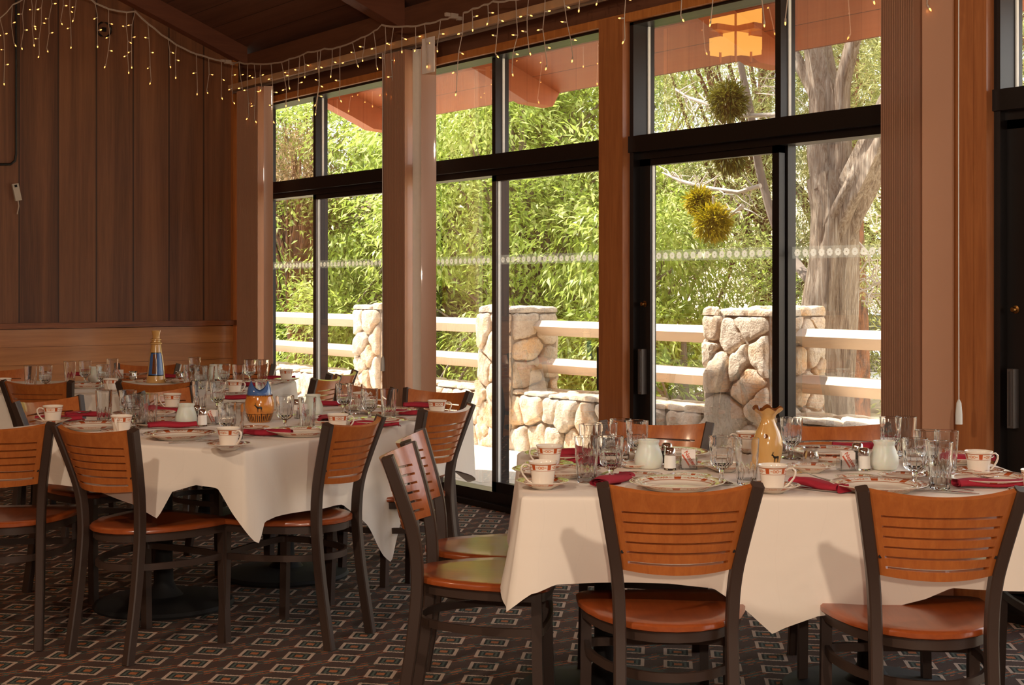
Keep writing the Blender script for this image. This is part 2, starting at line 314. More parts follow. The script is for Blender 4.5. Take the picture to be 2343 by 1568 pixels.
# ------------------------------------------------------------------ helpers: meshes and objects
class MB:
    def __init__(s): s.v = []; s.f = []; s.mi = []; s.tint = []; s.cm = 0
    def add(s, vs, fs, tint=None):
        o = len(s.v); s.v += [tuple(p) for p in vs]; s.f += [tuple(i + o for i in f) for f in fs]; s.mi += [s.cm] * len(fs)
        if tint is not None: s.tint += [tint] * len(vs)
        return s
    def box(s, c, size, rot=None):
        x, y, z = [k / 2 for k in size]; P = [Vector((a * x, b * y, d * z)) for a in (-1, 1) for b in (-1, 1) for d in (-1, 1)]
        if rot is not None: P = [rot @ p for p in P]
        c = Vector(c)
        return s.add([p + c for p in P], [(0, 1, 3, 2), (4, 6, 7, 5), (0, 4, 5, 1), (2, 3, 7, 6), (0, 2, 6, 4), (1, 5, 7, 3)])
    def bb(s, x0, x1, y0, y1, z0, z1):
        return s.box(((x0 + x1) / 2, (y0 + y1) / 2, (z0 + z1) / 2), (abs(x1 - x0), abs(y1 - y0), abs(z1 - z0)))
    def sweep(s, pts, prof, up=(0, 0, 1), caps=True, scales=None, side=None):   # profile (a,b): a along side, b along up'
        pts = [Vector(p) for p in pts]; n = len(prof); rings = []
        for i, p in enumerate(pts):
            d = (pts[min(i + 1, len(pts) - 1)] - pts[max(i - 1, 0)]).normalized()
            sd = Vector(side) if side is not None else d.cross(Vector(up))
            sd = (sd - d * sd.dot(d)).normalized(); u = sd.cross(d).normalized()
            k = scales[i] if scales else 1
            rings.append([p + sd * a * k + u * b * k for a, b in prof])
        vs = [q for r in rings for q in r]; fs = []
        for i in range(len(pts) - 1):
            for j in range(n):
                a, b = i * n + j, i * n + (j + 1) % n; fs.append((a, b, b + n, a + n))
        if caps: fs.append(tuple(range(n))[::-1]); fs.append(tuple((len(pts) - 1) * n + j for j in range(n)))
        return s.add(vs, fs)
    def tube(s, pts, r, n=8, scales=None, caps=True):
        pr = [(r * math.cos(2 * PI * k / n), r * math.sin(2 * PI * k / n)) for k in range(n)]
        d = Vector(pts[-1]) - Vector(pts[0]); up = (0, 0, 1) if abs(d.normalized().z) < 0.95 else (1, 0, 0)
        return s.sweep(pts, pr, up, caps, scales)
    def lathe(s, prof, n=24, c=(0, 0, 0), rf=None, caps=True):            # prof (r, z); rf(theta, r, z) -> r
        vs = []; fs = []; c = Vector(c)
        for r, z in prof:
            for k in range(n):
                a = 2 * PI * k / n; rr = rf(a, r, z) if rf else r
                vs.append(c + Vector((rr * math.cos(a), rr * math.sin(a), z)))
        m = len(prof)
        for i in range(m - 1):
            for k in range(n):
                a, b = i * n + k, i * n + (k + 1) % n
                fs.append((a, b, b + n, a + n))
        if caps and prof[0][0] > 0.0005: fs.append(tuple(range(n))[::-1])
        if caps and prof[-1][0] > 0.0005: fs.append(tuple((m - 1) * n + k for k in range(n)))
        return s.add(vs, fs)
    def prism(s, poly, z0, z1):
        n = len(poly); vs = [(x, y, z0) for x, y in poly] + [(x, y, z1) for x, y in poly]
        return s.add(vs, [tuple(range(n))[::-1], tuple(range(n, 2 * n))] + [(i, (i + 1) % n, (i + 1) % n + n, i + n) for i in range(n)])
    def build(s, name, mat, parent=None, loc=None, rz=0.0, smooth=False, sharp=40, link=True):
        me = bpy.data.meshes.new(name); me.from_pydata([tuple(p) for p in s.v], [], s.f)
        for m in (mat if isinstance(mat, (list, tuple)) else [mat]): me.materials.append(m)
        if any(s.mi): me.polygons.foreach_set('material_index', s.mi)
        if s.tint:
            ca = me.color_attributes.new('tint', 'FLOAT_COLOR', 'POINT')
            ca.data.foreach_set('color', [x for tt in s.tint for x in tt])
        me.validate(); me.update()
        if smooth:
            me.polygons.foreach_set('use_smooth', [True] * len(me.polygons)); me.set_sharp_from_angle(angle=math.radians(sharp))
        o = bpy.data.objects.new(name, me)
        if link: COL.objects.link(o)
        if parent is not None: o.parent = parent
        if loc is not None: o.location = loc
        o.rotation_euler = (0, 0, rz)
        return o
def fixn(o):                                                     # consistent outward normals (needed for glass)
    import bmesh
    bm = bmesh.new(); bm.from_mesh(o.data); bmesh.ops.recalc_face_normals(bm, faces=bm.faces); bm.to_mesh(o.data); bm.free(); return o
def tag(o, label=None, cat=None, group=None, kind=None):
    if label: o['label'] = label
    if cat: o['category'] = cat
    if group: o['group'] = group
    if kind: o['kind'] = kind
    return o
def empty(name, loc=(0, 0, 0), rz=0.0):
    o = bpy.data.objects.new(name, None); COL.objects.link(o); o.location = loc; o.rotation_euler = (0, 0, rz)
    o.empty_display_size = 0.1; return o
def copy_tree(o, parent=None):
    c = o.copy(); COL.objects.link(c)
    if parent is not None: c.parent = parent
    for ch in [k for k in o.children]: copy_tree(ch, c)
    return c
def structure(o): o['kind'] = 'structure'; return o
def arr(name, verts, faces, mat, parent=None, tint=None):       # big meshes straight from numpy (quads)
    me = bpy.data.meshes.new(name); nv, nf = len(verts), len(faces); k = faces.shape[1]
    me.vertices.add(nv); me.vertices.foreach_set('co', verts.astype(np.float32).ravel())
    me.loops.add(nf * k); me.loops.foreach_set('vertex_index', faces.astype(np.int32).ravel())
    me.polygons.add(nf); me.polygons.foreach_set('loop_start', np.arange(0, nf * k, k, dtype=np.int32))
    me.materials.append(mat)
    if tint is not None:
        ca = me.color_attributes.new('tint', 'FLOAT_COLOR', 'POINT'); ca.data.foreach_set('color', tint.astype(np.float32).ravel())
    me.update(calc_edges=True); me.validate()
    o = bpy.data.objects.new(name, me); COL.objects.link(o)
    if parent is not None: o.parent = parent
    return o

# ------------------------------------------------------------------ room shell
YF = 10.62                                                       # far wall
YB, XL = -4.0, -5.5
structure(MB().bb(XL, XW + 0.12, YB, YF, -0.1, 0).build('floor', M['carpet']))
SL = 0.40; ZC = 3.257                                            # roof slope, ceiling height at the window wall
zc = lambda x: ZC - SL * (x - XW)
def slab(x0, x1, y0, y1, th, dz=0.0):                            # sloped board following the roof
    m = MB(); vs = []
    for x in (x0, x1):
        for y in (y0, y1):
            for k in (0, th): vs.append((x, y, zc(x) + dz + k))
    return m.add(vs, [(0, 1, 3, 2), (4, 6, 7, 5), (0, 4, 5, 1), (2, 3, 7, 6), (0, 2, 6, 4), (1, 5, 7, 3)])
structure(slab(XL, XW + 0.13, YB, YF + 0.15, 0.12).build('ceiling', M['ceil']))
# far wall: boards above, wainscot below
m = MB(); m.bb(XL, XW, YF + .01, YF + .15, 0, 1.04); m.add([(XL, YF, 1.04), (XW, YF, 1.04), (XW, YF, zc(XW) + .05), (XL, YF, zc(XL) + .05), (XL, YF + .15, 1.04), (XW, YF + .15, 1.04), (XW, YF + .15, zc(XW) + .05), (XL, YF + .15, zc(XL) + .05)],
                [(0, 1, 2, 3), (5, 4, 7, 6), (0, 3, 7, 4), (1, 5, 6, 2), (0, 4, 5, 1), (3, 2, 6, 7)])
wf = structure(m.build('wall_far', M['wall_boards']))
m = MB()
for k in range(7):
    z0 = 0.12 + k * 0.1314; m.bb(XL, 4.98, YF - 0.035 + .004 * (k % 2), YF + 0.005, z0 + 0.003, z0 + 0.1314)
m.bb(XL, 4.98, YF - 0.02, YF + .005, 0, 1.04)
structure(m.build('trim_1', M['wainscot']))
m = MB().bb(XL, 5.0, YF - 0.07, YF + 0.02, 1.045, 1.085); structure(m.build('trim_2', M['rail_cap']))
structure(MB().bb(4.955, 5.0, YF - 0.04, YF, 0.0, 3.2).build('trim_3', M['trimwood']))
m = MB().bb(XL - .15, XL, YB, YF, 0, 7.7); structure(m.build('wall_left', M['wall_plain']))
m = MB(); m.bb(XL, XW, YB - .15, YB, 0, 7.7); structure(m.build('wall_back', M['wall_plain']))
# header above the windows, rafters
structure(MB().bb(XW - 0.0, XW + 0.14, YB, YF + .15, 2.80, zc(XW + .14)).build('wall_window_header', M['header']))
structure(MB().bb(XW - 0.035, XW, YB, YF, 2.765, 2.81).build('trim_4', M['trimwood']))
POSTS = [-3.05, -0.8, 1.45, 3.70, 5.97, 8.21, 10.45]
for y in POSTS[1:]:
    w = 0.06; y0, y1 = (y - w, y + w) if y < 10 else (YF - 0.10, YF)
    z = lambda x: zc(x)
    def beam(x0, x1, d, taper=None):
        m = MB(); prof = [(x0, z(x0)), (x1, z(x1)), (x1, z(x1) - d), (x0, z(x0) - d)]
        if taper: prof = [(x0, z(x0)), (x1, z(x1)), (x1 - .06, z(x1) - .10), (x1 - .28, z(x1) - .085), (x1 - .48, z(x1 - .48) - d), (x0, z(x0) - d)]
        n = len(prof); vs = [(a, y0, b) for a, b in prof] + [(a, y1, b) for a, b in prof]
        return m.add(vs, [tuple(range(n)), tuple(range(n, 2 * n))[::-1]] + [(i, i + n, (i + 1) % n + n, (i + 1) % n) for i in range(n)])
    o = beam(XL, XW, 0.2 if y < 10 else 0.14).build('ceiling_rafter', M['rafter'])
    nm = {-0.8: 'nearest the camera end of the room', 1.45: 'second from the camera end', 3.70: 'above the right wooden window post', 5.97: 'above the middle wooden window post',
          8.21: 'above the blinds between the two left windows', 10.45: 'lying against the far panelled wall'}[y]
    tag(o, 'dark brown sloping ceiling rafter ' + nm, 'rafter', 'sloping rafters under the dark ceiling')
    if y > 10: y0, y1 = 10.28, 10.42
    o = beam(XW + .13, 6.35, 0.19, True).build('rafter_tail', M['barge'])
    nm = nm.replace('nearest the camera end of the room', 'outside nearest the camera end').replace('above', 'outside above').replace('lying against the far panelled wall', 'at the far left corner of the eave')
    tag(o, 'orange rafter tail under the eave ' + nm, 'rafter tail', 'rafter tails under the eave')
m = slab(XW + 0.13, 6.35, YB, 10.42, 0.05)
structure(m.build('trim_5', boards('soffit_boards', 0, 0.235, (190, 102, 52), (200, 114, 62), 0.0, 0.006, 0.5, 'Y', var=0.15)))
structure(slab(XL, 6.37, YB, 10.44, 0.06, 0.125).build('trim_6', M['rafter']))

# wooden posts between the bays
for y in POSTS[1:]:
    ph = {-0.8: 'furthest behind on the right', 1.45: 'off to the right of the view', 3.70: 'standing right of the tan blind', 5.97: 'with bare face between the second and third window',
          8.21: 'half hidden behind the left pair of blinds', 10.45: 'in the far corner behind the dark blind'}[y]
    o = MB().bb(XW - 0.05, XW + 0.15, y - 0.10, y + 0.10, 0, 2.80).build('wooden_post', M['post'])
    tag(o, 'reddish brown wooden window post ' + ph, 'post', 'wooden posts of the window wall')

# window bays: black frame, transom bar, sliding sash, panes, decal strip
def window(idx, y0, y1, ym, slide='low'):                         # y0 < y1, ym = Y of the mullion
    oy = (y0 + y1) / 2; ox = XW + 0.07
    r = empty('window_%d' % idx, (ox, oy, 0)); structure(r)
    def B(m, x0, x1, a, b, z0, z1): m.bb(x0 - ox, x1 - ox, a - oy, b - oy, z0, z1)
    a, b = y0, y1; zt0, zt1, zh = 2.06, 2.155, 2.80; D = .15
    m = MB()
    B(m, XW, XW + D, a, a + .03, 0, zh); B(m, XW, XW + D, b - .03, b, 0, zh)
    B(m, XW, XW + D, a, b, zh - .05, zh); B(m, XW - .012, XW + D, a - .005, b + .005, zt0 + .008, zt1); B(m, XW + .03, XW + D, a, b, zt0 - .03, zt0 + .01)
    B(m, XW - .012, XW + D, a, b, 0, .035); B(m, XW + .03, XW + D, a, b, .035, .10)
    B(m, XW + .05, XW + D, ym - .018, ym + .018, zt1, zh); B(m, XW + .095, XW + D, ym - .022, ym + .022, .1, zt0)
    m.build('frame', M['frame'], r)
    s0, s1 = (a + .03, ym + .012) if slide == 'low' else (ym - .012, b - .03)
    o0, o1 = (ym + .012, b - .03) if slide == 'low' else (a + .03, ym - .012)
    zs0, zs1 = .06, zt0 - .02; xs0, xs1 = XW + .045, XW + .085; w = .085
    me_ = s1 if slide == 'low' else s0                            # meeting edge of the sash
    jam0 = s0 if slide == 'low' else s1 - w
    m = MB(); B(m, xs0, xs1, jam0, jam0 + w, zs0, zs1); B(m, xs0, xs1, s0, s1, zs1 - .045, zs1); B(m, xs0, xs1, s0, s1, zs0, zs0 + .10)
    m.build('sliding_sash', M['frame'], r)
    st = (me_ - .045, me_) if slide == 'low' else (me_, me_ + .045)
    m = MB(); B(m, xs0, xs1, st[0], st[1], zs0, zs1); m.build('meeting_stile', M['framegrey'] if slide == 'low' else M['frame'], r)  # grey tone paints flash light onto the low-side stile
    g0, g1 = (s0 + w, st[0]) if slide == 'low' else (st[1], s1 - w)
    m = MB()
    for yy in (g0, g1 - .005): B(m, xs0 + .012, xs1 - .012, yy, yy + .005, .16, zs1 - .045)
    B(m, XW + .10, XW + .116, ym - .024, ym - .018, zt1, zh - .05)
    B(m, XW + .10, XW + .116, b - .036, b - .030, zt1, zh - .05)
    m.build('gasket', M['gasket'], r)
    for (u0, u1, w0, w1, xx) in ((g0, g1, .15, zs1 - .04, (xs0 + xs1) / 2), (o0 - .03, o1 + .005, .09, zt0, XW + .125), (a + .025, ym - .01, zt1 - .01, zh - .04, XW + .108), (ym + .01, b - .025, zt1 - .01, zh - .04, XW + .108)):
        m = MB(); m.add([(xx - ox, u0 - oy, w0), (xx - ox, u1 - oy, w0), (xx - ox, u1 - oy, w1), (xx - ox, u0 - oy, w1)], [(0, 1, 2, 3)])
        m.build('glass_pane', M['pane'], r)
    m = MB()
    for (u0, u1, xx) in ((g0 + .02, g1 - .02, (xs0 + xs1) / 2 - .003), (o0 + .02, o1 - .02, XW + .122)):
        n = int((u1 - u0) / .05)
        for k in range(n):
            yy = u0 + (k + .5) * (u1 - u0) / n; R = .0185; pts = []
            for q in range(40):
                th_ = 2 * PI * q / 40; rr = R * (0.84 + 0.16 * abs(math.cos(3.5 * th_))); pts.append((xx - ox, yy - oy + rr * math.cos(th_), 1.515 + rr * math.sin(th_)))
            inn = [(xx - ox, yy - oy + .004 * math.cos(2 * PI * q / 40), 1.515 + .004 * math.sin(2 * PI * q / 40)) for q in range(40)]
            m.add(pts + inn, [(q, (q + 1) % 40, (q + 1) % 40 + 40, q + 40) for q in range(40)])
    ds = tag(m.build('decal_strip', M['flower'], r), 'row of small frosted flower decals')
    m = MB()
    for (u0, u1, xx) in ((g0, g1, (xs0 + xs1) / 2 - .0015), (o0 - .02, o1, XW + .1235)): m.add([(xx - ox, u0 - oy, 1.488), (xx - ox, u1 - oy, 1.488), (xx - ox, u1 - oy, 1.545), (xx - ox, u0 - oy, 1.545)], [(0, 1, 2, 3)])
    m.build('clear_tape', M['tape'], ds)
    yh = jam0 + w / 2
    m = MB(); B(m, xs0 - .035, xs0, yh - .012, yh + .018, .78, 1.02)
    for dy in (-.004, .008): B(m, xs0 - .041, xs0 - .033, yh + dy - .002, yh + dy + .002, .79, 1.01)
    m.build('handle', M['framegrey'], r)
    m = MB(); m.lathe([(0.016, 0), (.017, .004), (.009, .006), (.009, .014), (.0115, .018), (.009, .026), (0, .027)], 16)
    m.v = [(-z, x, y) for x, y, z in m.v]; o = m.build('lock_knob', M['brass'], r, smooth=True); o.location = (xs0 - ox, yh - oy, 1.26)
window(1, 8.31, 10.35, wx(736, XW + .11))
window(2, 6.07, 8.11, wx(1148, XW + .11))
window(3, 3.80, 5.87, wx(1800, XW + .11), 'high')
window(4, 1.55, 3.60, 2.5, 'high')
window(5, -0.70, 1.35, 0.3)
window(6, -2.95, -0.9, -1.9)

# vertical blinds
def blind(name_lab, y0, n, pitch, extra=None, white=None, cord_y=None, weight=False, vw=0.12):
    r = empty('vertical_blind', (XW - 0.12, y0, 0)); tag(r, name_lab, 'blind', 'vertical blinds hanging at the window posts')
    m = MB()
    for k in range(n):
        yy = k * pitch; m.sweep([(-vw / 2, yy, 1.45), (0, yy + .006, 1.45), (vw / 2, yy, 1.45)], [(0.0009, -1.42), (0.0009, 1.42), (-.0009, 1.42), (-.0009, -1.42)])
    m.build('vanes', M['blind'], r, smooth=True)
    if extra:
        m = MB(); (yy, ang, w) = extra; dx, dy = math.cos(ang) * w / 2, math.sin(ang) * w / 2
        m.sweep([(-dx, yy - dy, 1.45), (0, yy + .004, 1.45), (dx, yy + dy, 1.45)], [(0.001, -1.42), (0.001, 1.42), (-.001, 1.42), (-.001, -1.42)])
        m.build('end_vane', M['blind'], r, smooth=True)
    if white:
        m = MB(); (yy, ang, w) = white; dx, dy = math.cos(ang) * w / 2, math.sin(ang) * w / 2
        m.sweep([(-dx, yy - dy, 1.45), (0, yy + .012, 1.45), (dx, yy + dy, 1.45)], [(0.001, -1.42), (0.001, 1.42), (-.001, 1.42), (-.001, -1.42)])
        m.build('white_vane', M['blind_white'], r, smooth=True)
    if cord_y is not None:
        MB().tube([(-.07, cord_y, 2.88), (-.072, cord_y, 1.9), (-.07, cord_y, .9)], .0022, 6).build('cord', M['gasket'], r)
        m = MB(); m.lathe([(.003, .90), (.010, .885), (.014, .84), (.014, .80), (.0, .80)], 12, c=(-.07, cord_y, 0)); m.build('cord_weight', M['gasket'], r, smooth=True)
    return r
BX = XW - .12
def stack(label, pl, pr_, n, **k):
    y0, y1 = wx(pr_, BX), wx(pl, BX); return blind(label, y0, n, (y1 - y0) / n, **k)
CA = -math.radians(36)
stack('dark stack of brown vertical blinds in the far corner beside the panelling', 556, 606, 22, extra=(wx(614, BX) - wx(606, BX), CA, .07))
stack('brown vertical blind stack with a white vane over the left post', 889, 944, 15, extra=(wx(981, BX) - wx(944, BX), CA, .095), white=(wx(955, BX) - wx(944, BX), CA, .060), cord_y=wx(897, BX) - wx(944, BX))
stack('wide tan vertical blind stack left of the right wooden post', 2032, 2110, 15, extra=(wx(2146, BX) - wx(2110, BX), CA, .130), cord_y=-.235)
m = MB().bb(XW - .15, XW - .11, -2.9, YF - .06, 2.90, 2.945).bb(XW - .105, XW - .095, -2.9, YF - .06, 2.888, 2.90); 
o = m.build('blind_track', M['track']); tag(o, 'long tan curtain track running above all the windows', 'curtain track')
MB().bb(XW - .11, XW - .10, -2.9, YF - .06, 2.882, 2.90).build('rail_lip', M['alu'], o)
o = MB().bb(-.003, .003, -.07, .07, -.11, .11).build('paper_note', M['paper'], loc=(XW - .165, wx(980, XW - .165), 2.80)); tag(o, 'small white paper card hanging at the top of the middle blind', 'card')
for k, y in enumerate([0]): pass

# ------------------------------------------------------------------ chairs
POST_P = [(.152, -.250, 0), (.149, -.208, .25), (.147, -.188, .44), (.151, -.192, .55), (.158, -.203, .62), (.176, -.232, .72), (.200, -.272, .845)]
def pint(z):
    for a, b in zip(POST_P, POST_P[1:]):
        if z <= b[2]:
            k = (z - a[2]) / (b[2] - a[2]); return a[0] + (b[0] - a[0]) * k, a[1] + (b[1] - a[1]) * k
    return POST_P[-1][:2]
def seat_outline(inset=0.0):
    pts = []; wid = lambda x, y: x * (1 + .12 * min(1, max(0, (y + .15) / .25)))
    for k in range(7):                                           # front right corner
        a = -PI / 2 * 0 + k / 6 * PI / 2; pts.append((.172 + .038 * math.cos(a), .178 + .038 * math.sin(a)))
    for k in range(1, 9): pts.append((.172 - .344 * k / 9, .216 + .012 * math.sin(PI * k / 9)))
    for k in range(7): a = PI / 2 + k / 6 * PI / 2; pts.append((-.172 + .038 * math.cos(a), .178 + .038 * math.sin(a)))
    L = [(-.212, .08), (-.205, .0), (-.186, -.08), (-.155, -.145), (-.115, -.19), (-.06, -.222), (0, -.232)]
    pts += L + [(-x, y) for x, y in L[::-1][1:]]
    pts = [(wid(x, y), y) for x, y in pts]
    if inset:
        pts = [(x * (1 - inset / .21), y * (1 - inset / .22)) for x, y in pts]
    return pts
def ring(m, z0, z1, i0, i1):
    A, Bq = seat_outline(i0), seat_outline(i1); n = len(A)
    vs = [(x, y, z) for z in (z0, z1) for x, y in A] + [(x, y, z) for z in (z0, z1) for x, y in Bq]
    f = []
    for i in range(n):
        j = (i + 1) % n
        f += [(i, j, j + n, i + n), (2 * n + j, 2 * n + i, 3 * n + i, 3 * n + j), (i + n, j + n, j + 3 * n, i + 3 * n), (j, i, i + 2 * n, j + 2 * n)]
    m.add(vs, f)
def make_chair():
    r = empty('dining_chair')
    m = MB(); A = seat_outline(); n = len(A)                      # seat: laminated board, dished top with rounded edge
    lv = [(.006, .452), (0, .456), (0, .468), (.006, .473), (.05, .4715), (.12, .4665)]
    vs = []
    for ins, z in lv: vs += [(x, y, z) for x, y in seat_outline(ins)]
    f = [tuple(range(n))[::-1], tuple((len(lv) - 1) * n + j for j in range(n))]
    for i in range(len(lv) - 1):
        for j in range(n): a, b = i * n + j, i * n + (j + 1) % n; f.append((a, b, b + n, a + n))
    m.add(vs, f); m.build('seat', M['shaded_seat_wood'], r, smooth=True, sharp=50)
    m = MB(); ring(m, .424, .452, .012, .026); m.build('seat_frame', M['metal'], r, smooth=True)
    m = MB(); ring(m, .318, .342, .020, .032); m.build('stretcher', M['metal'], r, smooth=True)
    for s in (-1, 1):
        pr = [(-.012, -.0185), (.012, -.0185), (.016, -.0145), (.016, .0145), (.012, .0185), (-.012, .0185), (-.016, .0145), (-.016, -.0145)]
        P = [(s * x, y, z) for x, y, z in POST_P]; Q = []
        for a, b in zip(P, P[1:]):
            for k in range(4): Q.append(tuple(a[i] + (b[i] - a[i]) * k / 4 for i in range(3)))
        Q.append(P[-1])
        for _ in range(2): Q = [Q[0]] + [tuple((Q[i - 1][k] + 2 * Q[i][k] + Q[i + 1][k]) / 4 for k in range(3)) for i in range(1, len(Q) - 1)] + [Q[-1]]
        MB().sweep(Q, pr, side=(1, 0, 0)).build('back_post', M['metal'], r, smooth=True, sharp=30)
        MB().sweep([(s * .206, .176, .45), (s * .207, .178, .25), (s * .211, .186, 0)], [(-.015, -.015), (.015, -.015), (.015, .015), (-.015, .015)], side=(1, 0, 0)).build('leg', M['metal'], r)
    # slatted plywood back
    us = sorted(set([-.85, .85] + [round(-1 + 2 * k / 36, 4) for k in range(37)]))
    zb = [.617]; slots = [.641 + .0272 * k for k in range(6)]
    for z in slots: zb += [z - .0034, z + .0034]
    zb += [.80, .822, .843]
    def pt(u, z, off):
        dip = -.016 * (1 - u * u) * max(0, (z - .79) / .053) - .008 * (1 - u * u) * max(0, (.66 - z) / .043)
        x, y = pint(z); w = x - .013
        yy = y + .002 - .052 * (1 - u * u); nx, ny = -.104 * u / w * .9, -1.0; L = math.hypot(nx, ny)
        tz = -.31 * min(1, max(0, (z - .6) / .1)); return (u * w + nx / L * off * -1, yy + ny / L * off * .96, z + dip + off * tz)
    nu, nz = len(us), len(zb); keep = set()
    for j in range(nz - 1):
        hole = any(abs((zb[j] + zb[j + 1]) / 2 - s_) < .001 for s_ in slots)
        for i in range(nu - 1):
            if not (hole and us[i] > -.8501 and us[i + 1] < .8501): keep.add((i, j))
    vs = [pt(u, z, -.009) for z in zb for u in us] + [pt(u, z, .009) for z in zb for u in us]; N = nu * nz; f = []
    ix = lambda i, j: j * nu + i
    for (i, j) in keep:
        a, b, c, d = ix(i, j), ix(i + 1, j), ix(i + 1, j + 1), ix(i, j + 1)
        f.append((a, d, c, b)); f.append((a + N, b + N, c + N, d + N))
        if (i, j - 1) not in keep: f.append((a, b, b + N, a + N))
        if (i, j + 1) not in keep: f.append((c, d, d + N, c + N))
        if (i - 1, j) not in keep: f.append((d, a, a + N, d + N))
        if (i + 1, j) not in keep: f.append((b, c, c + N, b + N))
    bp = MB().add(vs, f).build('backrest', M['chair_wood'], r, smooth=True, sharp=30)
    for s in (-1, 1):
        p = Vector(pt(s * .915, slots[1], .0092)); m = MB(); m.lathe([(.0046, 0), (.0046, .0008), (0, .0008)], 14)
        m.v = [(x, -z, y) for x, y, z in m.v]; o = m.build('screw_hole', M['hole'], bp, loc=p)
    return r
CH = None; chair_n = 0
def chair(pos, rz, label, group):
    global CH
    o = make_chair() if CH is None else copy_tree(CH)
    if CH is None: CH = o
    o.location = (pos[0], pos[1], 0); o.rotation_euler = (0, 0, rz); tag(o, label, 'chair', group); return o
def chair_px(lx, ly, rx, ry, side, label, group, rz=None, push=-0.02):
    a, b = at(lx, ly, .845), at(rx, ry, .845)
    if side == 'f': a, b = b, a
    r = math.atan2(b.y - a.y, b.x - a.x) if rz is None else rz
    c = (a + b) / 2; off = Matrix.Rotation(r, 3, 'Z') @ Vector((0, .272 + push, 0))
    p = c + off
    l, d = p.x * C_ - p.y * S_, p.x * S_ + p.y * C_
    print('chair %-46s l=%.2f d=%.2f rot_cam=%.0f w=%.2f' % (label[:46], l, d, math.degrees(r + TH), (a - b).length))
    return chair(p, r, label, group)
CR = -TH                                                         # rotation of the camera frame in the room
G1, G2, G3 = 'chairs round the near right table', 'chairs round the left table', 'chairs round the far table by the panelling'
chair_px(1371, 1110, 1735, 1104, 'b', 'slatted chair seen squarely from behind, left one at the near side of right table', G1, CR + .03)
chair_px(1964, 1115, 2338, 1118, 'b', 'slatted chair seen from behind at the right edge, near side of right table', G1, CR - .03)
chair_px(897, 1047, 956, 1012, 'f', 'side-on chair nearest the camera at the left end of the right table', G1, CR - PI / 2 - .10)
chair_px(940, 1012, 976, 982, 'f', 'second side-on chair at the left end of the right table, green sheen on its seat', G1, CR - PI / 2 - .06)
chair_px(1385, 965, 1618, 970, 'f', 'chair facing the camera behind the glasses on the far left side of the right table', G1, CR + PI - .2)
chair_px(1792, 972, 2020, 971, 'f', 'chair facing the camera beyond the ruffled vase on the far side of the right table', G1, CR + PI + .02)
chair(cw(1.83, 4.66), CR + PI / 2, 'chair at the right end of the right table, mostly outside the picture', G1)
chair_px(-122, 971, 104, 969, 'b', 'chair seen from behind cut off by the left edge of the picture', G2, CR + .1)
chair_px(131, 970, 322, 984, 'b', 'chair seen from behind on the near left side of the left table', G2, CR - .56)
chair_px(721, 971, 840, 950, 'b', 'chair turned half sideways at the near right of the left table', G2, CR + 1.15, -.06)
chair_px(962, 939, 1066, 923, 'b', 'chair at the right side of the left table with a white cup above its back', G2, CR + 1.08)
chair_px(918, 889, 1078, 898, 'f', 'chair facing left-forward nearest the middle blind at the far right of the left table', G2)
chair_px(764, 880, 903, 889, 'f', 'chair facing the camera behind the goblets at the far side of the left table', G2)
chair_px(335, 897, 436, 886, 'f', 'chair facing the camera behind the coffee cup, left side of left table', G2)
chair_px(38, 921, 192, 906, 'f', 'chair nearest left picture edge facing the camera behind the leftmost cup', G2)
chair_px(11, 871, 165, 873, 'b', 'dark chair back seen from behind at the left near side of the far table', G3, CR - .2)
chair_px(283, 873, 436, 874, 'b', 'dark chair back seen from behind below the cone vase at the far table', G3, CR)
chair_px(720, 868, 760, 857, 'b', 'nearer side-turned chair at the right end of the far table', G3, CR + 1.35)
chair_px(763, 855, 791, 847, 'b', 'further side-turned chair at the right end of the far table by the window', G3, CR + 1.3)
chair_px(277, 833, 399, 835, 'f', 'dark chair facing the camera against the panelling behind the cone vase', G3, CR + PI)
chair_px(490, 834, 621, 836, 'f', 'chair facing the camera in the far corner by the brown blinds', G3, CR + PI)
chair_px(-60, 852, 44, 838, 'f', 'chair facing the camera at the far left edge of the picture', G3, CR + PI + .6)

# ------------------------------------------------------------------ tables and cloths
ZT = 0.765
def make_base(loc, label, cat='table', poly=None):
    r = empty('dining_table', loc); tag(r, label, cat, 'cloth covered dining tables')
    r.rotation_euler = (0, 0, CR); return r
def pedestal(m, x, y):
    m.lathe([(.29, 0), (.295, .01), (.285, .022), (.20, .032), (.08, .045), (.055, .07), (.04, .10), (.036, .20), (.036, .70)], 40, c=(x, y, 0),
            rf=lambda a, r, z: r)
def rings_base(r, x, y):
    m = MB(); pedestal(m, x, y); m.build('pedestal', M['iron'], r, smooth=True, sharp=25)
    m = MB()
    for k in range(6): R = .13 + .025 * k; zz = .0385 - (.13 + .025 * k - .08) * .1; m.tube([(x + R * math.cos(a * PI / 18), y + R * math.sin(a * PI / 18), zz) for a in range(37)], .004, 5, caps=False)
    m.build('base_ridges', M['iron'], r)
    m = MB(); m.bb(x - .28, x + .28, y - .03, y + .03, .69, .72).bb(x - .03, x + .03, y - .28, y + .28, .69, .72); m.build('top_support', M['iron'], r)
T1 = (0.02, 1.60, 4.04, 5.17)                                     # left, right, near, far in the camera frame
r = make_base(cw((T1[0] + T1[1]) / 2, (T1[2] + T1[3]) / 2), 'long right table under an ivory cloth, in front of the windows')
MB().bb(-.77, .77, -.55, .55, .72, .752).build('table_top', M['shaded_seat_wood'], r); rings_base(r, -.50, .2); rings_base(r, .38, .2)
T2A = math.radians(-26); E1 = (math.cos(T2A), math.sin(T2A)); E2 = (-math.sin(T2A), math.cos(T2A)); T2 = (-4.53, -3.12, 4.22, 6.00)
def t2(a, b): return (a * E1[0] + b * E2[0], a * E1[1] + b * E2[1])
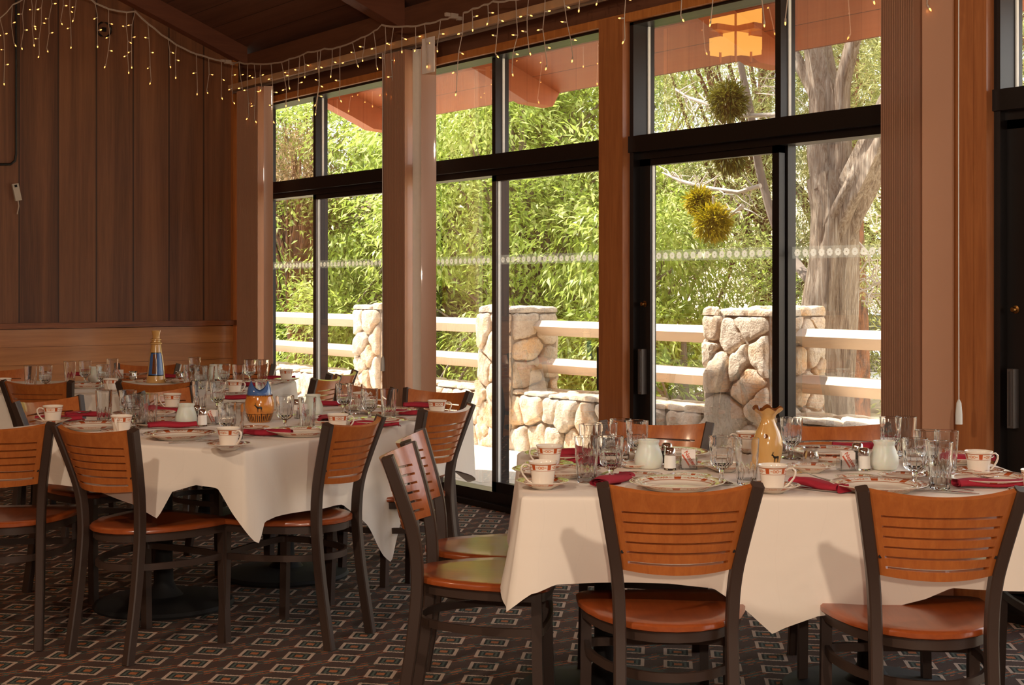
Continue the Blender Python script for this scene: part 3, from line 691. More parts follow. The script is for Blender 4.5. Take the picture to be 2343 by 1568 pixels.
r = make_base(cw(*t2((T2[0] + T2[1]) / 2, (T2[2] + T2[3]) / 2)), 'left table under an ivory cloth, one corner toward the camera'); r.rotation_euler = (0, 0, CR + T2A)
MB().bb(-.68, .68, -.86, .86, .72, .752).build('table_top', M['shaded_seat_wood'], r); rings_base(r, -.19, -.25); rings_base(r, -.09, .50)
T3 = (-3.20, -1.34, 7.84, 9.0)
r = make_base(cw((T3[0] + T3[1]) / 2, (T3[2] + T3[3]) / 2), 'far table under a white cloth, along the panelled wall')
MB().bb(-.91, .91, -.56, .56, .72, .752).build('table_top', M['shaded_seat_wood'], r); rings_base(r, -.5, 0); rings_base(r, .5, 0)

def lerpk(keys, s):
    for (a, va), (b, vb) in zip(keys, keys[1:]):
        if a <= s <= b: return va + (vb - va) * (s - a) / (b - a)
    return keys[-1][1]
def tablecloth(peri, hem, amp, label, mat, ph=0.0, flare=0.10, nf=26, name='tablecloth', z0=ZT):
    """peri: list of (l, d, nl, nd, s); hem(s) -> z of the hem"""
    n = len(peri); R = 22; vs = []; fs = []
    cl = sum(p[0] for p in peri) / n; cd = sum(p[1] for p in peri) / n
    for k in (0.0, 0.35, 0.7, 0.93):
        for (l, d, nl, nd, s) in peri: vs.append(cw(cl + (l - cl) * k, cd + (d - cd) * k, z0 - .002 * (k > 2)))
    for j in range(R + 1):
        t = j / R
        for (l, d, nl, nd, s) in peri:
            zh = hem(s); drop = z0 - zh
            if j < 4:                                              # rounded edge
                a = j / 4 * PI / 2; out = -.012 + .014 * math.sin(a); z = z0 - .012 * (1 - math.cos(a))
            else:
                q = (j - 4) / (R - 4); z = z0 - .012 - (drop - .012) * q
                fold = math.sin(s * nf + ph + 1.3 * math.sin(s * 3.1 + ph)) * .6 + .4 * math.sin(s * nf * .43 + 2 + ph)
                out = .002 + flare * drop * q + amp * (q ** 1.2) * fold * min(1, drop / .3)
                out += .05 * max(0, drop - .28) * q * q
            vs.append(cw(l + nl * out, d + nd * out, z))
    rows = 4 + R + 1
    for j in range(rows - 1):
        for i in range(n):
            a, b = j * n + i, j * n + (i + 1) % n; fs.append((a, b, b + n, a + n))
    o = MB().add(vs, fs).build(name, mat, smooth=True, sharp=180)
    return tag(o, label, 'tablecloth')
def rect_peri(T, n=300, rad=.03):
    l0, l1, d0, d1 = T; L = []
    segs = [((l0, d0), (l1, d0), (0, -1)), ((l1, d0), (l1, d1), (1, 0)), ((l1, d1), (l0, d1), (0, 1)), ((l0, d1), (l0, d0), (-1, 0))]
    tot = 2 * (l1 - l0 + d1 - d0); s = 0; out = []
    for (a, b, nn) in segs:
        ln = math.hypot(b[0] - a[0], b[1] - a[1]); k = max(2, int(n * ln / tot))
        for i in range(k):
            u = i / k; x, y = a[0] + (b[0] - a[0]) * u, a[1] + (b[1] - a[1]) * u; e = min(u, 1 - u) * ln
            ni = nn
            if e < .05:                                             # blend normals at the corner
                o_ = segs[(segs.index((a, b, nn)) + (1 if u > .5 else -1)) % 4][2]; w = .5 * (1 - e / .05)
                ni = (nn[0] * (1 - w) + o_[0] * w, nn[1] * (1 - w) + o_[1] * w)
                q = math.hypot(*ni); ni = (ni[0] / q, ni[1] / q)
                x -= (ni[0]) * .012 * (1 - e / .05); y -= ni[1] * .012 * (1 - e / .05)
            out.append((x, y, ni[0], ni[1], s + u * ln))
        s += ln
    return out, tot
pr, tot = rect_peri(T1, 420)
w1, d1 = T1[1] - T1[0], T1[3] - T1[2]
k1 = [(0, .45), (.035, .50), (.10, .525), (.42, .525), (.54, .515), (.63, .455), (.70, .392), (.735, .408), (.83, .438), (1.03, .458), (1.13, .485), (1.2, .517), (1.45, .507), (w1 - .02, .40), (w1 + .12, .49),
      (w1 + d1 - .1, .46), (w1 + d1, .36), (w1 + d1 + .15, .5), (2 * w1 + d1 - .1, .5), (2 * w1 + d1, .4), (2 * w1 + d1 + .12, .50), (tot - .45, .50), (tot - .30, .455), (tot - .16, .49), (tot - .06, .49), (tot, .45)]
tablecloth(pr, lambda s: lerpk(k1, s), .034, 'ivory tablecloth with hanging corner folds on the right table', M['cloth'], 0.6, .10, 11)
p2, tot2 = rect_peri(T2, 440)
p2 = [t2(l, d) + (nl * E1[0] + nd * E2[0], nl * E1[1] + nd * E2[1], s) for l, d, nl, nd, s in p2]
k2 = [(0, .42), (.12, .54), (.35, .60), (.71, .585), (.93, .545), (1.035, .50), (1.09, .60), (1.19, .63), (1.29, .625), (1.37, .53), (1.45, .425), (1.50, .50), (1.58, .505), (1.80, .503), (2.03, .49), (2.17, .39), (2.33, .235), (2.38, .20),
      (2.44, .33), (2.51, .45), (2.69, .50), (2.95, .52), (3.10, .48), (3.23, .43), (3.35, .52), (4.5, .52), (4.68, .42), (4.85, .52), (tot2 - .15, .52), (tot2, .42)]
tablecloth(p2, lambda s: lerpk(k2, s), .024, 'ivory tablecloth with pointed hanging corners on the left table', M['cloth2'], 0.0, .06, 15)
pr3, tot3 = rect_peri(T3, 300)
k3 = [(0, .40), (.2, .52), (.9, .5), (1.7, .5), (1.86, .38), (2.1, .5), (2.9, .5), (3.02, .4), (3.2, .5), (4.7, .5), (4.88, .4), (5.1, .5), (tot3 - .1, .5), (tot3, .4)]
tablecloth(pr3, lambda s: lerpk(k3, s), .018, 'white tablecloth on the far table beside the panelled wall', M['cloth2'], 1.0, .10, 17)

# ------------------------------------------------------------------ tableware builders
def mk_goblet():
    flt = lambda a, r, z: r * (1 - (.10 * abs(math.cos(6 * a)) if .046 < z < .108 and r > .018 else (.03 * abs(math.cos(3 * a)) if r < .012 else 0)))
    o = MB().lathe([(0, 0), (.031, 0), (.0325, .002), (.022, .006), (.010, .012), (.0068, .02), (.0068, .034), (.0095, .042), (.022, .048), (.032, .058), (.0345, .072), (.0352, .09), (.0365, .112), (.0378, .140),
                    (.0372, .1412), (.0355, .140), (.0342, .112), (.0325, .09), (.031, .074), (.026, .064), (.013, .057), (0, .055)], 48, rf=flt).build('goblet', M['glass'], smooth=True, sharp=22)
    return fixn(o)
def mk_tumbler():
    flt = lambda a, r, z: r * (1 - (.085 * abs(math.cos(6 * a)) if .004 < z < .066 and r > .0275 else 0))
    o = MB().lathe([(0, 0), (.026, 0), (.0285, .003), (.0305, .02), (.0318, .045), (.033, .068), (.0345, .09), (.0368, .137), (.036, .138), (.0352, .137), (.0325, .09), (.0308, .068), (.0285, .03), (.027, .018), (.02, .014), (0, .013)], 48, rf=flt).build('tumbler', M['glass'], smooth=True, sharp=22)
    return fixn(o)
def mk_plate(): return MB().lathe([(0, 0), (.085, 0), (.092, .004), (.108, .013), (.136, .0215), (.1385, .0232), (.1365, .0246), (.108, .0172), (.096, .0105), (.088, .0062), (.078, .0052), (0, .0052)], 72).build('dinner_plate', M['plate'], smooth=True, sharp=60)
def mk_bread(): return MB().lathe([(0, 0), (.042, 0), (.046, .004), (.069, .0125), (.0705, .014), (.069, .0153), (.05, .0098), (.042, .0052), (0, .0045)], 56).build('bread_plate', M['bread'], smooth=True, sharp=60)
def mk_saucer(): return MB().lathe([(0, 0), (.030, 0), (.034, .004), (.052, .012), (.0765, .0218), (.0785, .0232), (.0768, .0246), (.054, .0165), (.036, .0085), (.028, .0062), (0, .006)], 56).build('saucer', M['saucer'], smooth=True, sharp=60)
def mk_cup():
    m = MB(); m.lathe([(0, .004), (.026, .003), (.0285, 0), (.0300, .0005), (.031, .006), (.0335, .028), (.0372, .05), (.0415, .0690), (.0430, .0725)], 48, caps=False)
    m.cm = 1; m.lathe([(.0430, .0725), (.0424, .0735), (.0412, .0728), (.0390, .065), (.035, .05), (.031, .028), (.026, .010), (0, .008)], 48, caps=False)
    r = m.build('coffee_cup', [M['cup'], M['china']], smooth=True, sharp=60)
    P = [(.038, .058), (.046, .064), (.056, .0645), (.0635, .058), (.064, .048), (.059, .036), (.050, .024), (.042, .015), (.033, .010)]
    MB().sweep([(x, 0, z) for x, z in P], [(.0045 * math.cos(k * PI / 4), .003 * math.sin(k * PI / 4)) for k in range(8)], side=(0, 1, 0)).build('handle', M['china'], r, smooth=True, sharp=60)
    return r
def mk_jar():
    sc_ = lambda a, r, z: r * (1 + (.02 * math.cos(24 * a) if z > .081 else 0) + (.012 * math.sin(5 * a + z * 60) * math.sin(z * 90) if .01 < z < .07 else 0))
    return MB().lathe([(0, 0), (.034, 0), (.040, .004), (.0455, .018), (.0465, .030), (.0435, .046), (.037, .064), (.0325, .076), (.0325, .081), (.0345, .085), (.0345, .092), (.031, .092), (.029, .078), (.040, .04), (.038, .014), (0, .010)], 72, rf=sc_).build('candle_jar', M['jar'], smooth=True, sharp=50)
def mk_shaker(fill='salt'):
    r = empty('salt_shaker' if fill == 'salt' else 'pepper_shaker')
    flt = lambda a, rr, z: rr * (1 - .05 * abs(math.cos(4 * a)))
    fixn(MB().lathe([(0, 0), (.0195, 0), (.0206, .002), (.0202, .0062), (0, .0062)], 32, rf=flt).build('glass_base', M['glass'], r, smooth=True, sharp=25))
    MB().lathe([(0, .0064), (.0200, .0064), (.0192, .040), (.0186, .047), (0, .047)], 32, rf=flt).build('shaker_filling', M[fill], r, smooth=True)
    MB().lathe([(.0192, .047), (.0198, .049), (.0185, .058), (.0165, .068), (.012, .0715), (0, .072)], 32).build('cap', M['chrome'], r, smooth=True, sharp=50)
    return r
def mk_creamer():
    m = MB(); prof = [(0, 0), (.021, 0), (.0235, .004), (.0265, .018), (.0255, .030), (.0215, .040), (.0225, .046), (.0265, .052), (.0258, .0525), (.021, .046), (.020, .040), (.024, .030), (.024, .012), (0, .006)]
    return m.lathe(prof, 40, rf=lambda a, r, z: r * (1 + (.25 * max(0, math.cos(a)) ** 8 * (z - .04) / .012 if z > .04 else 0))).build('cream_pitcher', M['chrome'], smooth=True, sharp=50)
def text_mesh(s, size, mat, parent, loc, rot, name='printed_lettering', bold=.02):
    cu = bpy.data.curves.new(name, 'FONT'); cu.body = s; cu.size = size; cu.extrude = .0001; cu.offset = bold * size; cu.align_x = 'CENTER'; cu.align_y = 'CENTER'
    ob = bpy.data.objects.new('tmp', cu); COL.objects.link(ob); bpy.context.view_layer.update()
    me = bpy.data.meshes.new_from_object(ob.evaluated_get(bpy.context.evaluated_depsgraph_get())); bpy.data.objects.remove(ob)
    me.materials.clear(); me.materials.append(mat)
    o = bpy.data.objects.new(name, me); COL.objects.link(o); o.parent = parent; o.location = loc; o.rotation_euler = rot; return o
def mk_packet(kind='tea'):
    r = MB().box((0, 0, .027), (.044, .0035, .054)).build('tea_packet', M['paper'])
    if kind == 'tea':                                           # local -y is the printed face
        th_ = math.radians(-57)
        text_mesh('Nestea', .0185, M['ink'], r, (.004, -.0021, .031), (PI / 2, -th_ * 1, 0) if False else Matrix.Rotation(PI / 2, 3, 'X').to_euler(), 'brand_lettering')
        o = r.children[0]; o.rotation_euler = (Matrix.Rotation(math.radians(57), 3, 'Y') @ Matrix.Rotation(PI / 2, 3, 'X')).to_euler()
        m = MB(); Rm = Matrix.Rotation(math.radians(57), 3, 'Y')
        m.box((-.0085, -.0021, .025), (.044, .0003, .0052), Rm); m.build('ink_band', M['ink'], r)
        m = MB()                                                 # leaves and initials
        for (x, z, a) in ((.013, .0195, 60), (.0155, .0165, 100), (.0125, .0155, 130)):
            ca, sa = math.cos(math.radians(a)), math.sin(math.radians(a)); L = .0035
            m.add([(x - L * ca, -.0021, z - L * sa), (x + .0012 * sa, -.0021, z - .0012 * ca), (x + L * ca, -.0021, z + L * sa), (x - .0012 * sa, -.0021, z + .0012 * ca)], [(0, 1, 2, 3)])
        m.build('leaf_emblem', M['ink'], r)
        m = MB()
        for k in range(5): m.box((.003 + k * .004, -.0021, .006), (.0012, .0003, .011))
        m.build('grey_stripes', M['framegrey'], r)
    return r
def mk_caddy():
    r = empty('packet_caddy'); m = MB()
    for (c, s) in (((0, -.020, .018), (.054, .0025, .036)), ((0, .020, .018), (.054, .0025, .036)), ((-.0265, 0, .018), (.0025, .0375, .036)), ((.0265, 0, .018), (.0025, .0375, .036)), ((0, 0, .002), (.0505, .0375, .004))): m.box(c, s)
    m.build('glass_walls', M['glass'], r); return r
def mk_napkin():
    n = 20; L = .195; m = MB(); pts = []; scl = []
    for i in range(13):
        t = i / 12; pts.append((-L / 2 + L * t, .006 * math.sin(t * 5), .0145 + .002 * math.sin(t * 7))); scl.append(.82 + .2 * math.sin(PI * min(1, t * 1.15)) + (.12 if i == 0 else 0))
    pf = []
    for k in range(n):
        a = 2 * PI * k / n; pf.append((.031 * math.cos(a) * (1 + .05 * math.sin(3 * a)), .0135 * math.sin(a) * (1 + .1 * math.cos(2 * a))))
    m.sweep(pts, pf, side=(0, 1, 0), scales=scl, caps=False)
    rr = []; q = 26                                               # spiral inner layers at the open end
    for i, x in enumerate((-L / 2 - .001, -L / 2 + .03)):
        rr.append([(x, (.029 - .0009 * k) * math.cos(k * .5), .0145 + (.012 - .0004 * k) * math.sin(k * .5)) for k in range(q)])
    m.add(rr[0] + rr[1], [(k, k + 1, k + 1 + q, k + q) for k in range(q - 1)])
    m.add([(L / 2 - .004, -.026, .010), (L / 2 - .004, .026, .012), (L / 2 + .012, .022, .004), (L / 2 + .010, -.03, .002), (L / 2 - .03, -.03, .022), (L / 2 - .03, .03, .022)], [(0, 1, 2, 3), (4, 5, 1, 0)])
    m.add([(L / 2, -.025, .003), (L / 2, .025, .003), (L / 2, .022, .024), (L / 2, -.022, .024)], [(0, 1, 2, 3)])
    return m.build('napkin_roll', M['napkin'], smooth=True, sharp=60)
def mk_fork():
    m = MB(); m.sweep([(-.10, 0, .002), (-.03, 0, .004), (.02, 0, .010), (.045, 0, .007)], [(-.006, -.0008), (.006, -.0008), (.006, .0008), (-.006, .0008)], side=(0, 1, 0), scales=[1.3, .7, .7, 1.9])
    for k in range(4): y = (k - 1.5) * .0062; m.tube([(.044, y, .007), (.065, y * 1.02, .005), (.094, y, .012)], .0013, 6)
    return m.build('fork', M['steel'], smooth=True)
def mk_knife():
    m = MB(); m.sweep([(-.11, 0, .003), (-.02, 0, .003), (-.01, 0, .003), (.06, .001, .003), (.11, .003, .003)], [(-.007, -.0014), (.007, -.0014), (.007, .0014), (-.007, .0014)], side=(0, 1, 0), scales=[1.0, .8, 1.1, 1.2, .3])
    return m.build('knife', M['steel'], smooth=True)
def mk_spoon():
    m = MB(); m.sweep([(-.09, 0, .002), (-.02, 0, .005), (.035, 0, .006)], [(-.005, -.0008), (.005, -.0008), (.005, .0008), (-.005, .0008)], side=(0, 1, 0), scales=[1.3, .6, .6])
    N = 16; vs = [(.055, 0, -.0005)]
    for q, zz in ((.5, .001), (1.0, .0075)): vs += [(.055 + .024 * q * math.cos(2 * PI * k / N), .0165 * q * math.sin(2 * PI * k / N), zz) for k in range(N)]
    f = [(0, 1 + (k + 1) % N, 1 + k) for k in range(N)] + [(1 + k, 1 + (k + 1) % N, 1 + N + (k + 1) % N, 1 + N + k) for k in range(N)]
    m.add(vs, f); return m.build('spoon', M['steel'], smooth=True)
MK = dict(goblet=mk_goblet, tumbler=mk_tumbler, plate=mk_plate, bread=mk_bread, saucer=mk_saucer, cup=mk_cup, jar=mk_jar, salt=lambda: mk_shaker('salt'), pepper=lambda: mk_shaker('pepper'),
          creamer=mk_creamer, packet=mk_packet, plainpacket=lambda: mk_packet('plain'), caddy=mk_caddy, napkin=mk_napkin, fork=mk_fork, knife=mk_knife, spoon=mk_spoon)
RIM = dict(goblet=.14, tumbler=.137, plate=.023, bread=.014, saucer=.022, cup=.085)
BASE = dict(goblet='cut glass goblet', tumbler='tall cut glass tumbler', plate='rust rimmed dinner plate', bread='small rust rimmed bread plate', saucer='rust rimmed saucer',
            cup='rust banded white coffee cup', jar='frosted candle jar', salt='salt shaker with chrome cap', pepper='shaker with chrome cap', creamer='small metal cream pitcher',
            packet='lettered tea packet', caddy='clear glass packet holder', napkin='rolled burgundy napkin', fork='steel fork', knife='steel knife', spoon='steel spoon', plainpacket='plain paper packet')
CATS = dict(goblet='glass', tumbler='glass', plate='plate', bread='plate', saucer='saucer', cup='cup', jar='candle jar', salt='shaker', pepper='shaker', creamer='pitcher', packet='packet', plainpacket='packet', caddy='packet holder', napkin='napkin', fork='fork', knife='knife', spoon='spoon')
GRP = dict(goblet='cut glass goblets', tumbler='cut glass tumblers', plate='rust rimmed dinner plates', bread='rust rimmed bread plates', saucer='rust rimmed saucers', cup='rust banded coffee cups', jar='frosted candle jars', salt='salt shakers',
           pepper='pepper shakers', creamer='metal cream pitchers', packet='tea packets', plainpacket='plain packets', caddy='glass packet holders', napkin='burgundy napkins', fork='forks', knife='knives', spoon='spoons')
CACHE = {}
TN = {1: 'right table', 2: 'left table', 3: 'far table'}
def put(kind, px, py, phrase, tb, mode='r', deg=0.0, dz=0.0):
    """mode r: py is the centre of the rim; b: py is the contact centre. deg: heading in the camera frame (0 = image right, 90 = away)"""
    h = RIM.get(kind, 0) if mode == 'r' else 0
    p = at(px, py, ZT + h); p.z = ZT + .001 + dz
    if kind in CACHE: o = copy_tree(CACHE[kind])
    else: o = MK[kind](); CACHE[kind] = o
    o.location = p; o.rotation_euler = (0, 0, math.radians(deg) + CR)
    tag(o, BASE[kind] + ' ' + phrase + (' on the ' + TN[tb] if tb else ''), CATS[kind], GRP[kind] + ' on the ' + TN[tb or 1]); return o
def cupset(px, py, deg, phrase, tb, sd=20):                       # py = centre of the cup rim
    p = at(px, py, ZT + .085); h = H0 + (HC - ZT) * F / ((p.x * S_ + p.y * C_))
    put('saucer', px, h, 'under the cup ' + phrase, tb, 'b', sd); put('cup', px, h, phrase, tb, 'b', deg, .0068)

# ------------------------------------------------------------------ right table setting
for a in [
 (1242, 1052, 190, 'at the near left corner'), (1257, 1016, 190, 'behind the corner cup'), (1768, 1060, -15, 'in front of the ruffled vase'),
 (1712, 985, 175, 'half hidden behind the ruffled vase'), (2239, 1029, 10, 'near the right wooden post'), (2372, 1072, 100, 'cut by the right picture edge')]:
    cupset(a[0], a[1], a[2], a[3], 1)
for a in [
 ('plate', 1273, 1073, 'behind the leftmost cup'), ('plate', 1292, 1037, 'at the far left corner'), ('plate', 1549, 1102, 'before the left near chair'), ('plate', 2011, 1106, 'before the right near chair'),
 ('plate', 1530, 1033, 'before the left far chair'), ('plate', 1890, 1029, 'before the chair beyond the vase'), ('plate', 2255, 1090, 'at the right end'), ('plate', 2175, 1042, 'at the far right corner'),
 ('bread', 1466, 1086, 'left behind the nearest left plate'), ('bread', 1577, 1089, 'before the left packet holder'), ('bread', 1965, 1092, 'behind the near right dinner plate'), ('bread', 2062, 1086, 'right of the second frosted jar'),
 ('bread', 1592, 1060, 'behind the left packet holder'), ('bread', 1905, 1049, 'behind the metal pitcher'), ('bread', 1455, 1060, 'left of the first frosted jar'),
 ('saucer', 1659, 1064, 'empty, behind the near left goblet'), ('saucer', 1855, 1066, 'under the metal pitcher'),
 ('goblet', 1398, 1000, 'behind the near left tumbler'), ('goblet', 1387, 969, 'in the left cluster, third row'), ('goblet', 1458, 964, 'against the black window stile'), ('goblet', 1651, 1000, 'between packets and the near centre cup'),
 ('goblet', 1811, 957, 'right of the ruffled vase'), ('goblet', 2038, 956, 'against the tan blind'), ('goblet', 2093, 1005, 'left of the nearest right tumbler'), ('goblet', 2121, 986, 'second in the right cluster'),
 ('tumbler', 1342, 1000, 'nearest the left corner'), ('tumbler', 1350, 972, 'behind the near left tumbler'), ('tumbler', 1420, 960, 'farthest in the left cluster'), ('tumbler', 1709, 1004, 'left of the ruffled vase'),
 ('tumbler', 1787, 956, 'just behind the ruffled vase'), ('tumbler', 2073, 955, 'far, against the blind'), ('tumbler', 2151, 1012, 'nearest on the right half'), ('tumbler', 2166, 987, 'behind the nearest right tumbler'),
 ('jar', 1484, 1072, 'left of the chrome capped shaker'), ('jar', 2023, 1075, 'right of the second shaker'),
 ('salt', 1533, 1076, 'beside the left frosted jar'), ('pepper', 1526, 1064, 'just behind the left salt shaker'), ('salt', 1977, 1077, 'left of the right frosted jar'), ('pepper', 1962, 1064, 'just behind the right salt shaker')]:
    put(a[0], a[1], a[2], a[3], 1, 'r' if a[0] in RIM else 'b', 15 if a[0] in ('plate',) else 40)
put('creamer', 1855, 1066, 'standing on a saucer', 1, 'b', 20, .0068)
def packets(px, py, deg, tb, ph, back=2, flip=False):
    cad = put('caddy', px, py, ph, tb, 'b', deg); R_ = Matrix.Rotation(cad.rotation_euler.z, 3, 'Z')
    for k in range(back + 1):
        kind = 'packet' if k == 0 else 'plainpacket'; o = put(kind, px, py, ('facing out of holder ' if k == 0 else 'number %s behind the tea packet ' % ['one', 'two', 'three', 'four'][k - 1]) + ph, tb, 'b', deg)
        if flip and k == 0:
            o.rotation_euler = (Matrix.Rotation(cad.rotation_euler.z, 3, 'Z') @ Matrix.Rotation(0, 3, 'Y')).to_euler()
        o.location = cad.location + R_ @ Vector((0, -.014 + .0075 * k, .0045 + (.002 * k if k else 0)))
        if k: del o['label']; o['label'] = ('plain packet just behind the tea packet ' if k == 1 else 'rearmost plain packet in the holder ') + ph; o['group'] = 'plain packets in the holder ' + ph
packets(1575, 1074, -4, 1, 'right of the left shaker')
packets(1938, 1077, 8, 1, 'left of the right shaker')
for a in [('napkin', 1402, 1108, 'beside the near left plate, fork on top', 62), ('napkin', 1872, 1120, 'folded beside the right near plate', -56), ('napkin', 2262, 1117, 'with open spiral end at the right end', 4),
          ('napkin', 1335, 1062, 'behind the near left tumbler', 150), ('napkin', 1300, 1044, 'between the two left end plates', 170), ('napkin', 1968, 1030, 'at the far right chair place', 170), ('napkin', 2205, 1058, 'behind the right cup', 5),
          ('fork', 1402, 1094, 'poking from the near left napkin', 66), ('fork', 1858, 1108, 'tines up on the folded near centre napkin', 112), ('fork', 2215, 1108, 'across the napkin at the right end', -50),
          ('spoon', 2155, 1120, 'bowl down beside the near right tumbler', 150), ('spoon', 1700, 1115, 'at the post top of the left near chair', 150), ('knife', 1840, 1120, 'under the folded near napkin', -45), ('knife', 2150, 1127, 'beside the spoon', -30)]:
    put(a[0], a[1], a[2], a[3], 1, 'b', a[4], .019 if a[0] == 'fork' else 0)

# ------------------------------------------------------------------ left table setting
for a in [(121, 926, 200, 'at the far left side'), (278, 948, 265, 'with handle toward the camera'), (394, 899, 175, 'beyond the frosted jar'), (523, 976, -35, 'nearest the camera at the front'),
          (773, 945, 0, 'above the sideways chair'), (1000, 914, 0, 'above the right side chair'), (826, 897, 20, 'behind the far right goblets')]:
    cupset(*a, 2)
for a in [
 ('plate', 212, 970, 'left of the handle-on cup'), ('plate', 411, 991, 'nearest the camera'), ('plate', 690, 984, 'left of the sideways chair'), ('plate', 884, 937, 'under the far right glasses'), ('plate', 862, 961, 'at the right rim'),
 ('plate', 330, 944, 'behind the glass cluster'), ('plate', 560, 927, 'behind the amber pot'), ('bread', 372, 957, 'left of the frosted jar'), ('bread', 578, 978, 'in front of the amber pot'), ('bread', 735, 962, 'behind the sideways chair cup'),
 ('bread', 345, 969, 'left of the burgundy napkin'), ('bread', 600, 940, 'far behind the pot'), ('bread', 810, 930, 'left of the far right plate'),
 ('tumbler', 238, 894, 'tallest at the far left'), ('tumbler', 320, 903, 'in the left glass cluster'), ('tumbler', 341, 903, 'at the right of the left cluster'), ('tumbler', 457, 873, 'behind the frosted jar'), ('tumbler', 703, 910, 'right of the amber pot'),
 ('tumbler', 812, 880, 'behind the far goblet'), ('tumbler', 889, 891, 'at the right rim'), ('tumbler', 538, 925, 'beside the amber pot'),
 ('goblet', 292, 894, 'at the left of the left cluster'), ('goblet', 306, 906, 'nearest in the left cluster'), ('goblet', 498, 875, 'farther behind the shaker'), ('goblet', 520, 922, 'just left of the amber pot'), ('goblet', 602, 874, 'behind the blue topped pot'),
 ('goblet', 652, 907, 'right beside the amber pot'), ('goblet', 787, 879, 'tall, right of centre'), ('goblet', 846, 891, 'before the orange chair back'),
 ('jar', 426, 974, 'left of the salt shaker'), ('jar', 716, 949, 'right behind the tumbler'), ('salt', 463, 976, 'right of the frosted jar'), ('pepper', 451, 966, 'behind the front salt shaker'), ('salt', 679, 950, 'between goblet and tumbler')]:
    put(a[0], a[1], a[2], a[3], 2, 'r' if a[0] in RIM else 'b', 15)
packets(490, 972, -30, 2, 'by the left salt shaker')
packets(690, 958, 25, 2, 'behind the left table tumbler', 1)
for a in [('napkin', 612, 998, 'at the front right of the nearest cup', 172), ('napkin', 135, 965, 'long, behind the left chairs', 15), ('napkin', 202, 955, 'right of the far left cup', 20), ('napkin', 375, 945, 'dark, beyond the frosted jar', -15),
          ('napkin', 395, 980, 'in front of the frosted jar', 15), ('napkin', 540, 916, 'at the far side', 175), ('napkin', 750, 930, 'before the far chair', 25), ('napkin', 925, 951, 'open end left at the right rim', -5), ('napkin', 858, 978, 'peeking right of the sideways chair', 10),
          ('napkin', 745, 967, 'left of the cup above the sideways chair', 100), ('napkin', 970, 934, 'behind the right chair', 5), ('fork', 556, 992, 'tucked in the front napkin', 160), ('knife', 385, 945, 'across the dark napkin', 50), ('fork', 448, 1014, 'at the front rim', 15),
          ('knife', 463, 1011, 'at the front rim', 18), ('knife', 930, 964, 'at the right rim', -8), ('spoon', 937, 940, 'leaning on the far right plate', 35), ('knife', 355, 981, 'crossing the front jar napkin', 25), ('fork', 160, 958, 'crossing the left napkin', 30)]:
    put(a[0], a[1], a[2], a[3], 2, 'b', a[4], .018 if a[0] == 'fork' and a[1] in (556, 160) else 0)

# ------------------------------------------------------------------ far table setting
for a in [(253, 865, 270, 'with handle to the camera'), (537, 869, -20, 'at the near right corner'), (655, 844, 90, 'against the leafy window'), (8, 864, 200, 'at the left picture edge')]:
    cupset(*a, 3)
for a in [
 ('plate', 205, 879, 'behind the left chair back'), ('plate', 430, 868, 'behind the dark chair'), ('plate', 600, 872, 'at the right end'), ('plate', 300, 852, 'at the far side'), ('bread', 330, 870, 'left of the cone vase'),
 ('tumbler', 70, 838, 'leftmost'), ('goblet', 104, 838, 'above the left chair back'), ('tumbler', 160, 828, 'left of centre'), ('goblet', 195, 827, 'left of the frosted jar'), ('goblet', 235, 835, 'right of the frosted jar'), ('tumbler', 257, 822, 'behind the left cup'),
 ('goblet', 445, 819, 'tallest of the middle cluster'), ('tumbler', 434, 836, 'left in the middle cluster'), ('goblet', 460, 838, 'front of the middle cluster'), ('tumbler', 478, 839, 'right in the middle cluster'), ('goblet', 512, 834, 'right of the second jar'),
 ('tumbler', 546, 835, 'before the corner chair'), ('goblet', 572, 824, 'near the brown blind'), ('tumbler', 601, 824, 'against the brown blind'), ('jar', 218, 874, 'behind the left cup'), ('jar', 492, 868, 'beside the middle glass cluster'),
 ('creamer', 304, 869, 'left of the cone vase'), ('creamer', 411, 870, 'right of the cone vase'), ('salt', 108, 878, 'below the left goblet')]:
    put(a[0], a[1], a[2], a[3], 3, 'r' if a[0] in RIM else 'b', 15)
packets(275, 868, 0, 3, 'beside the far table cup', 1)
for a in [('napkin', 185, 862, 'left of the far frosted jar', -5), ('napkin', 390, 866, 'dark, right of the cone vase', 10), ('napkin', 560, 885, 'right of the near right cup', 0), ('napkin', 640, 870, 'by the window end', 10)]:
    put(a[0], a[1], a[2], a[3], 3, 'b', a[4])

# ------------------------------------------------------------------ centrepieces
ELK = [[(-.9, .55), (-.55, .62), (-.1, .55), (.55, .62), (.85, .5), (.9, .2), (.8, -.05), (.45, .02), (-.2, -.02), (-.5, .05), (-.75, .3)],
       [(-1.3, .95), (-1.05, 1.1), (-.85, .95), (-.5, .62), (-.75, .3), (-.95, .65), (-1.3, .8)],
       [(-.5, .1), (-.3, .05), (-.3, -.5), (-.34, -1.0), (-.44, -1.0), (-.44, -.5)], [(-.25, .05), (-.08, .05), (-.14, -.45), (-.04, -.98), (-.13, -1.0), (-.24, -.45)],
       [(.5, .1), (.75, .0), (.62, -.4), (.56, -1.0), (.46, -1.0), (.5, -.45)], [(.7, .1), (.92, .2), (.84, -.35), (.88, -.98), (.78, -1.0), (.72, -.4)],
       [(-1.0, 1.05), (-.92, 1.4), (-.7, 1.75), (-.66, 1.72), (-.84, 1.38), (-.9, 1.05)], [(-1.08, 1.08), (-1.12, 1.35), (-1.02, 1.7), (-.96, 1.7), (-1.04, 1.35), (-.98, 1.08)], [(-.9, 1.38), (-.72, 1.46), (-.7, 1.42), (-.88, 1.32)]]
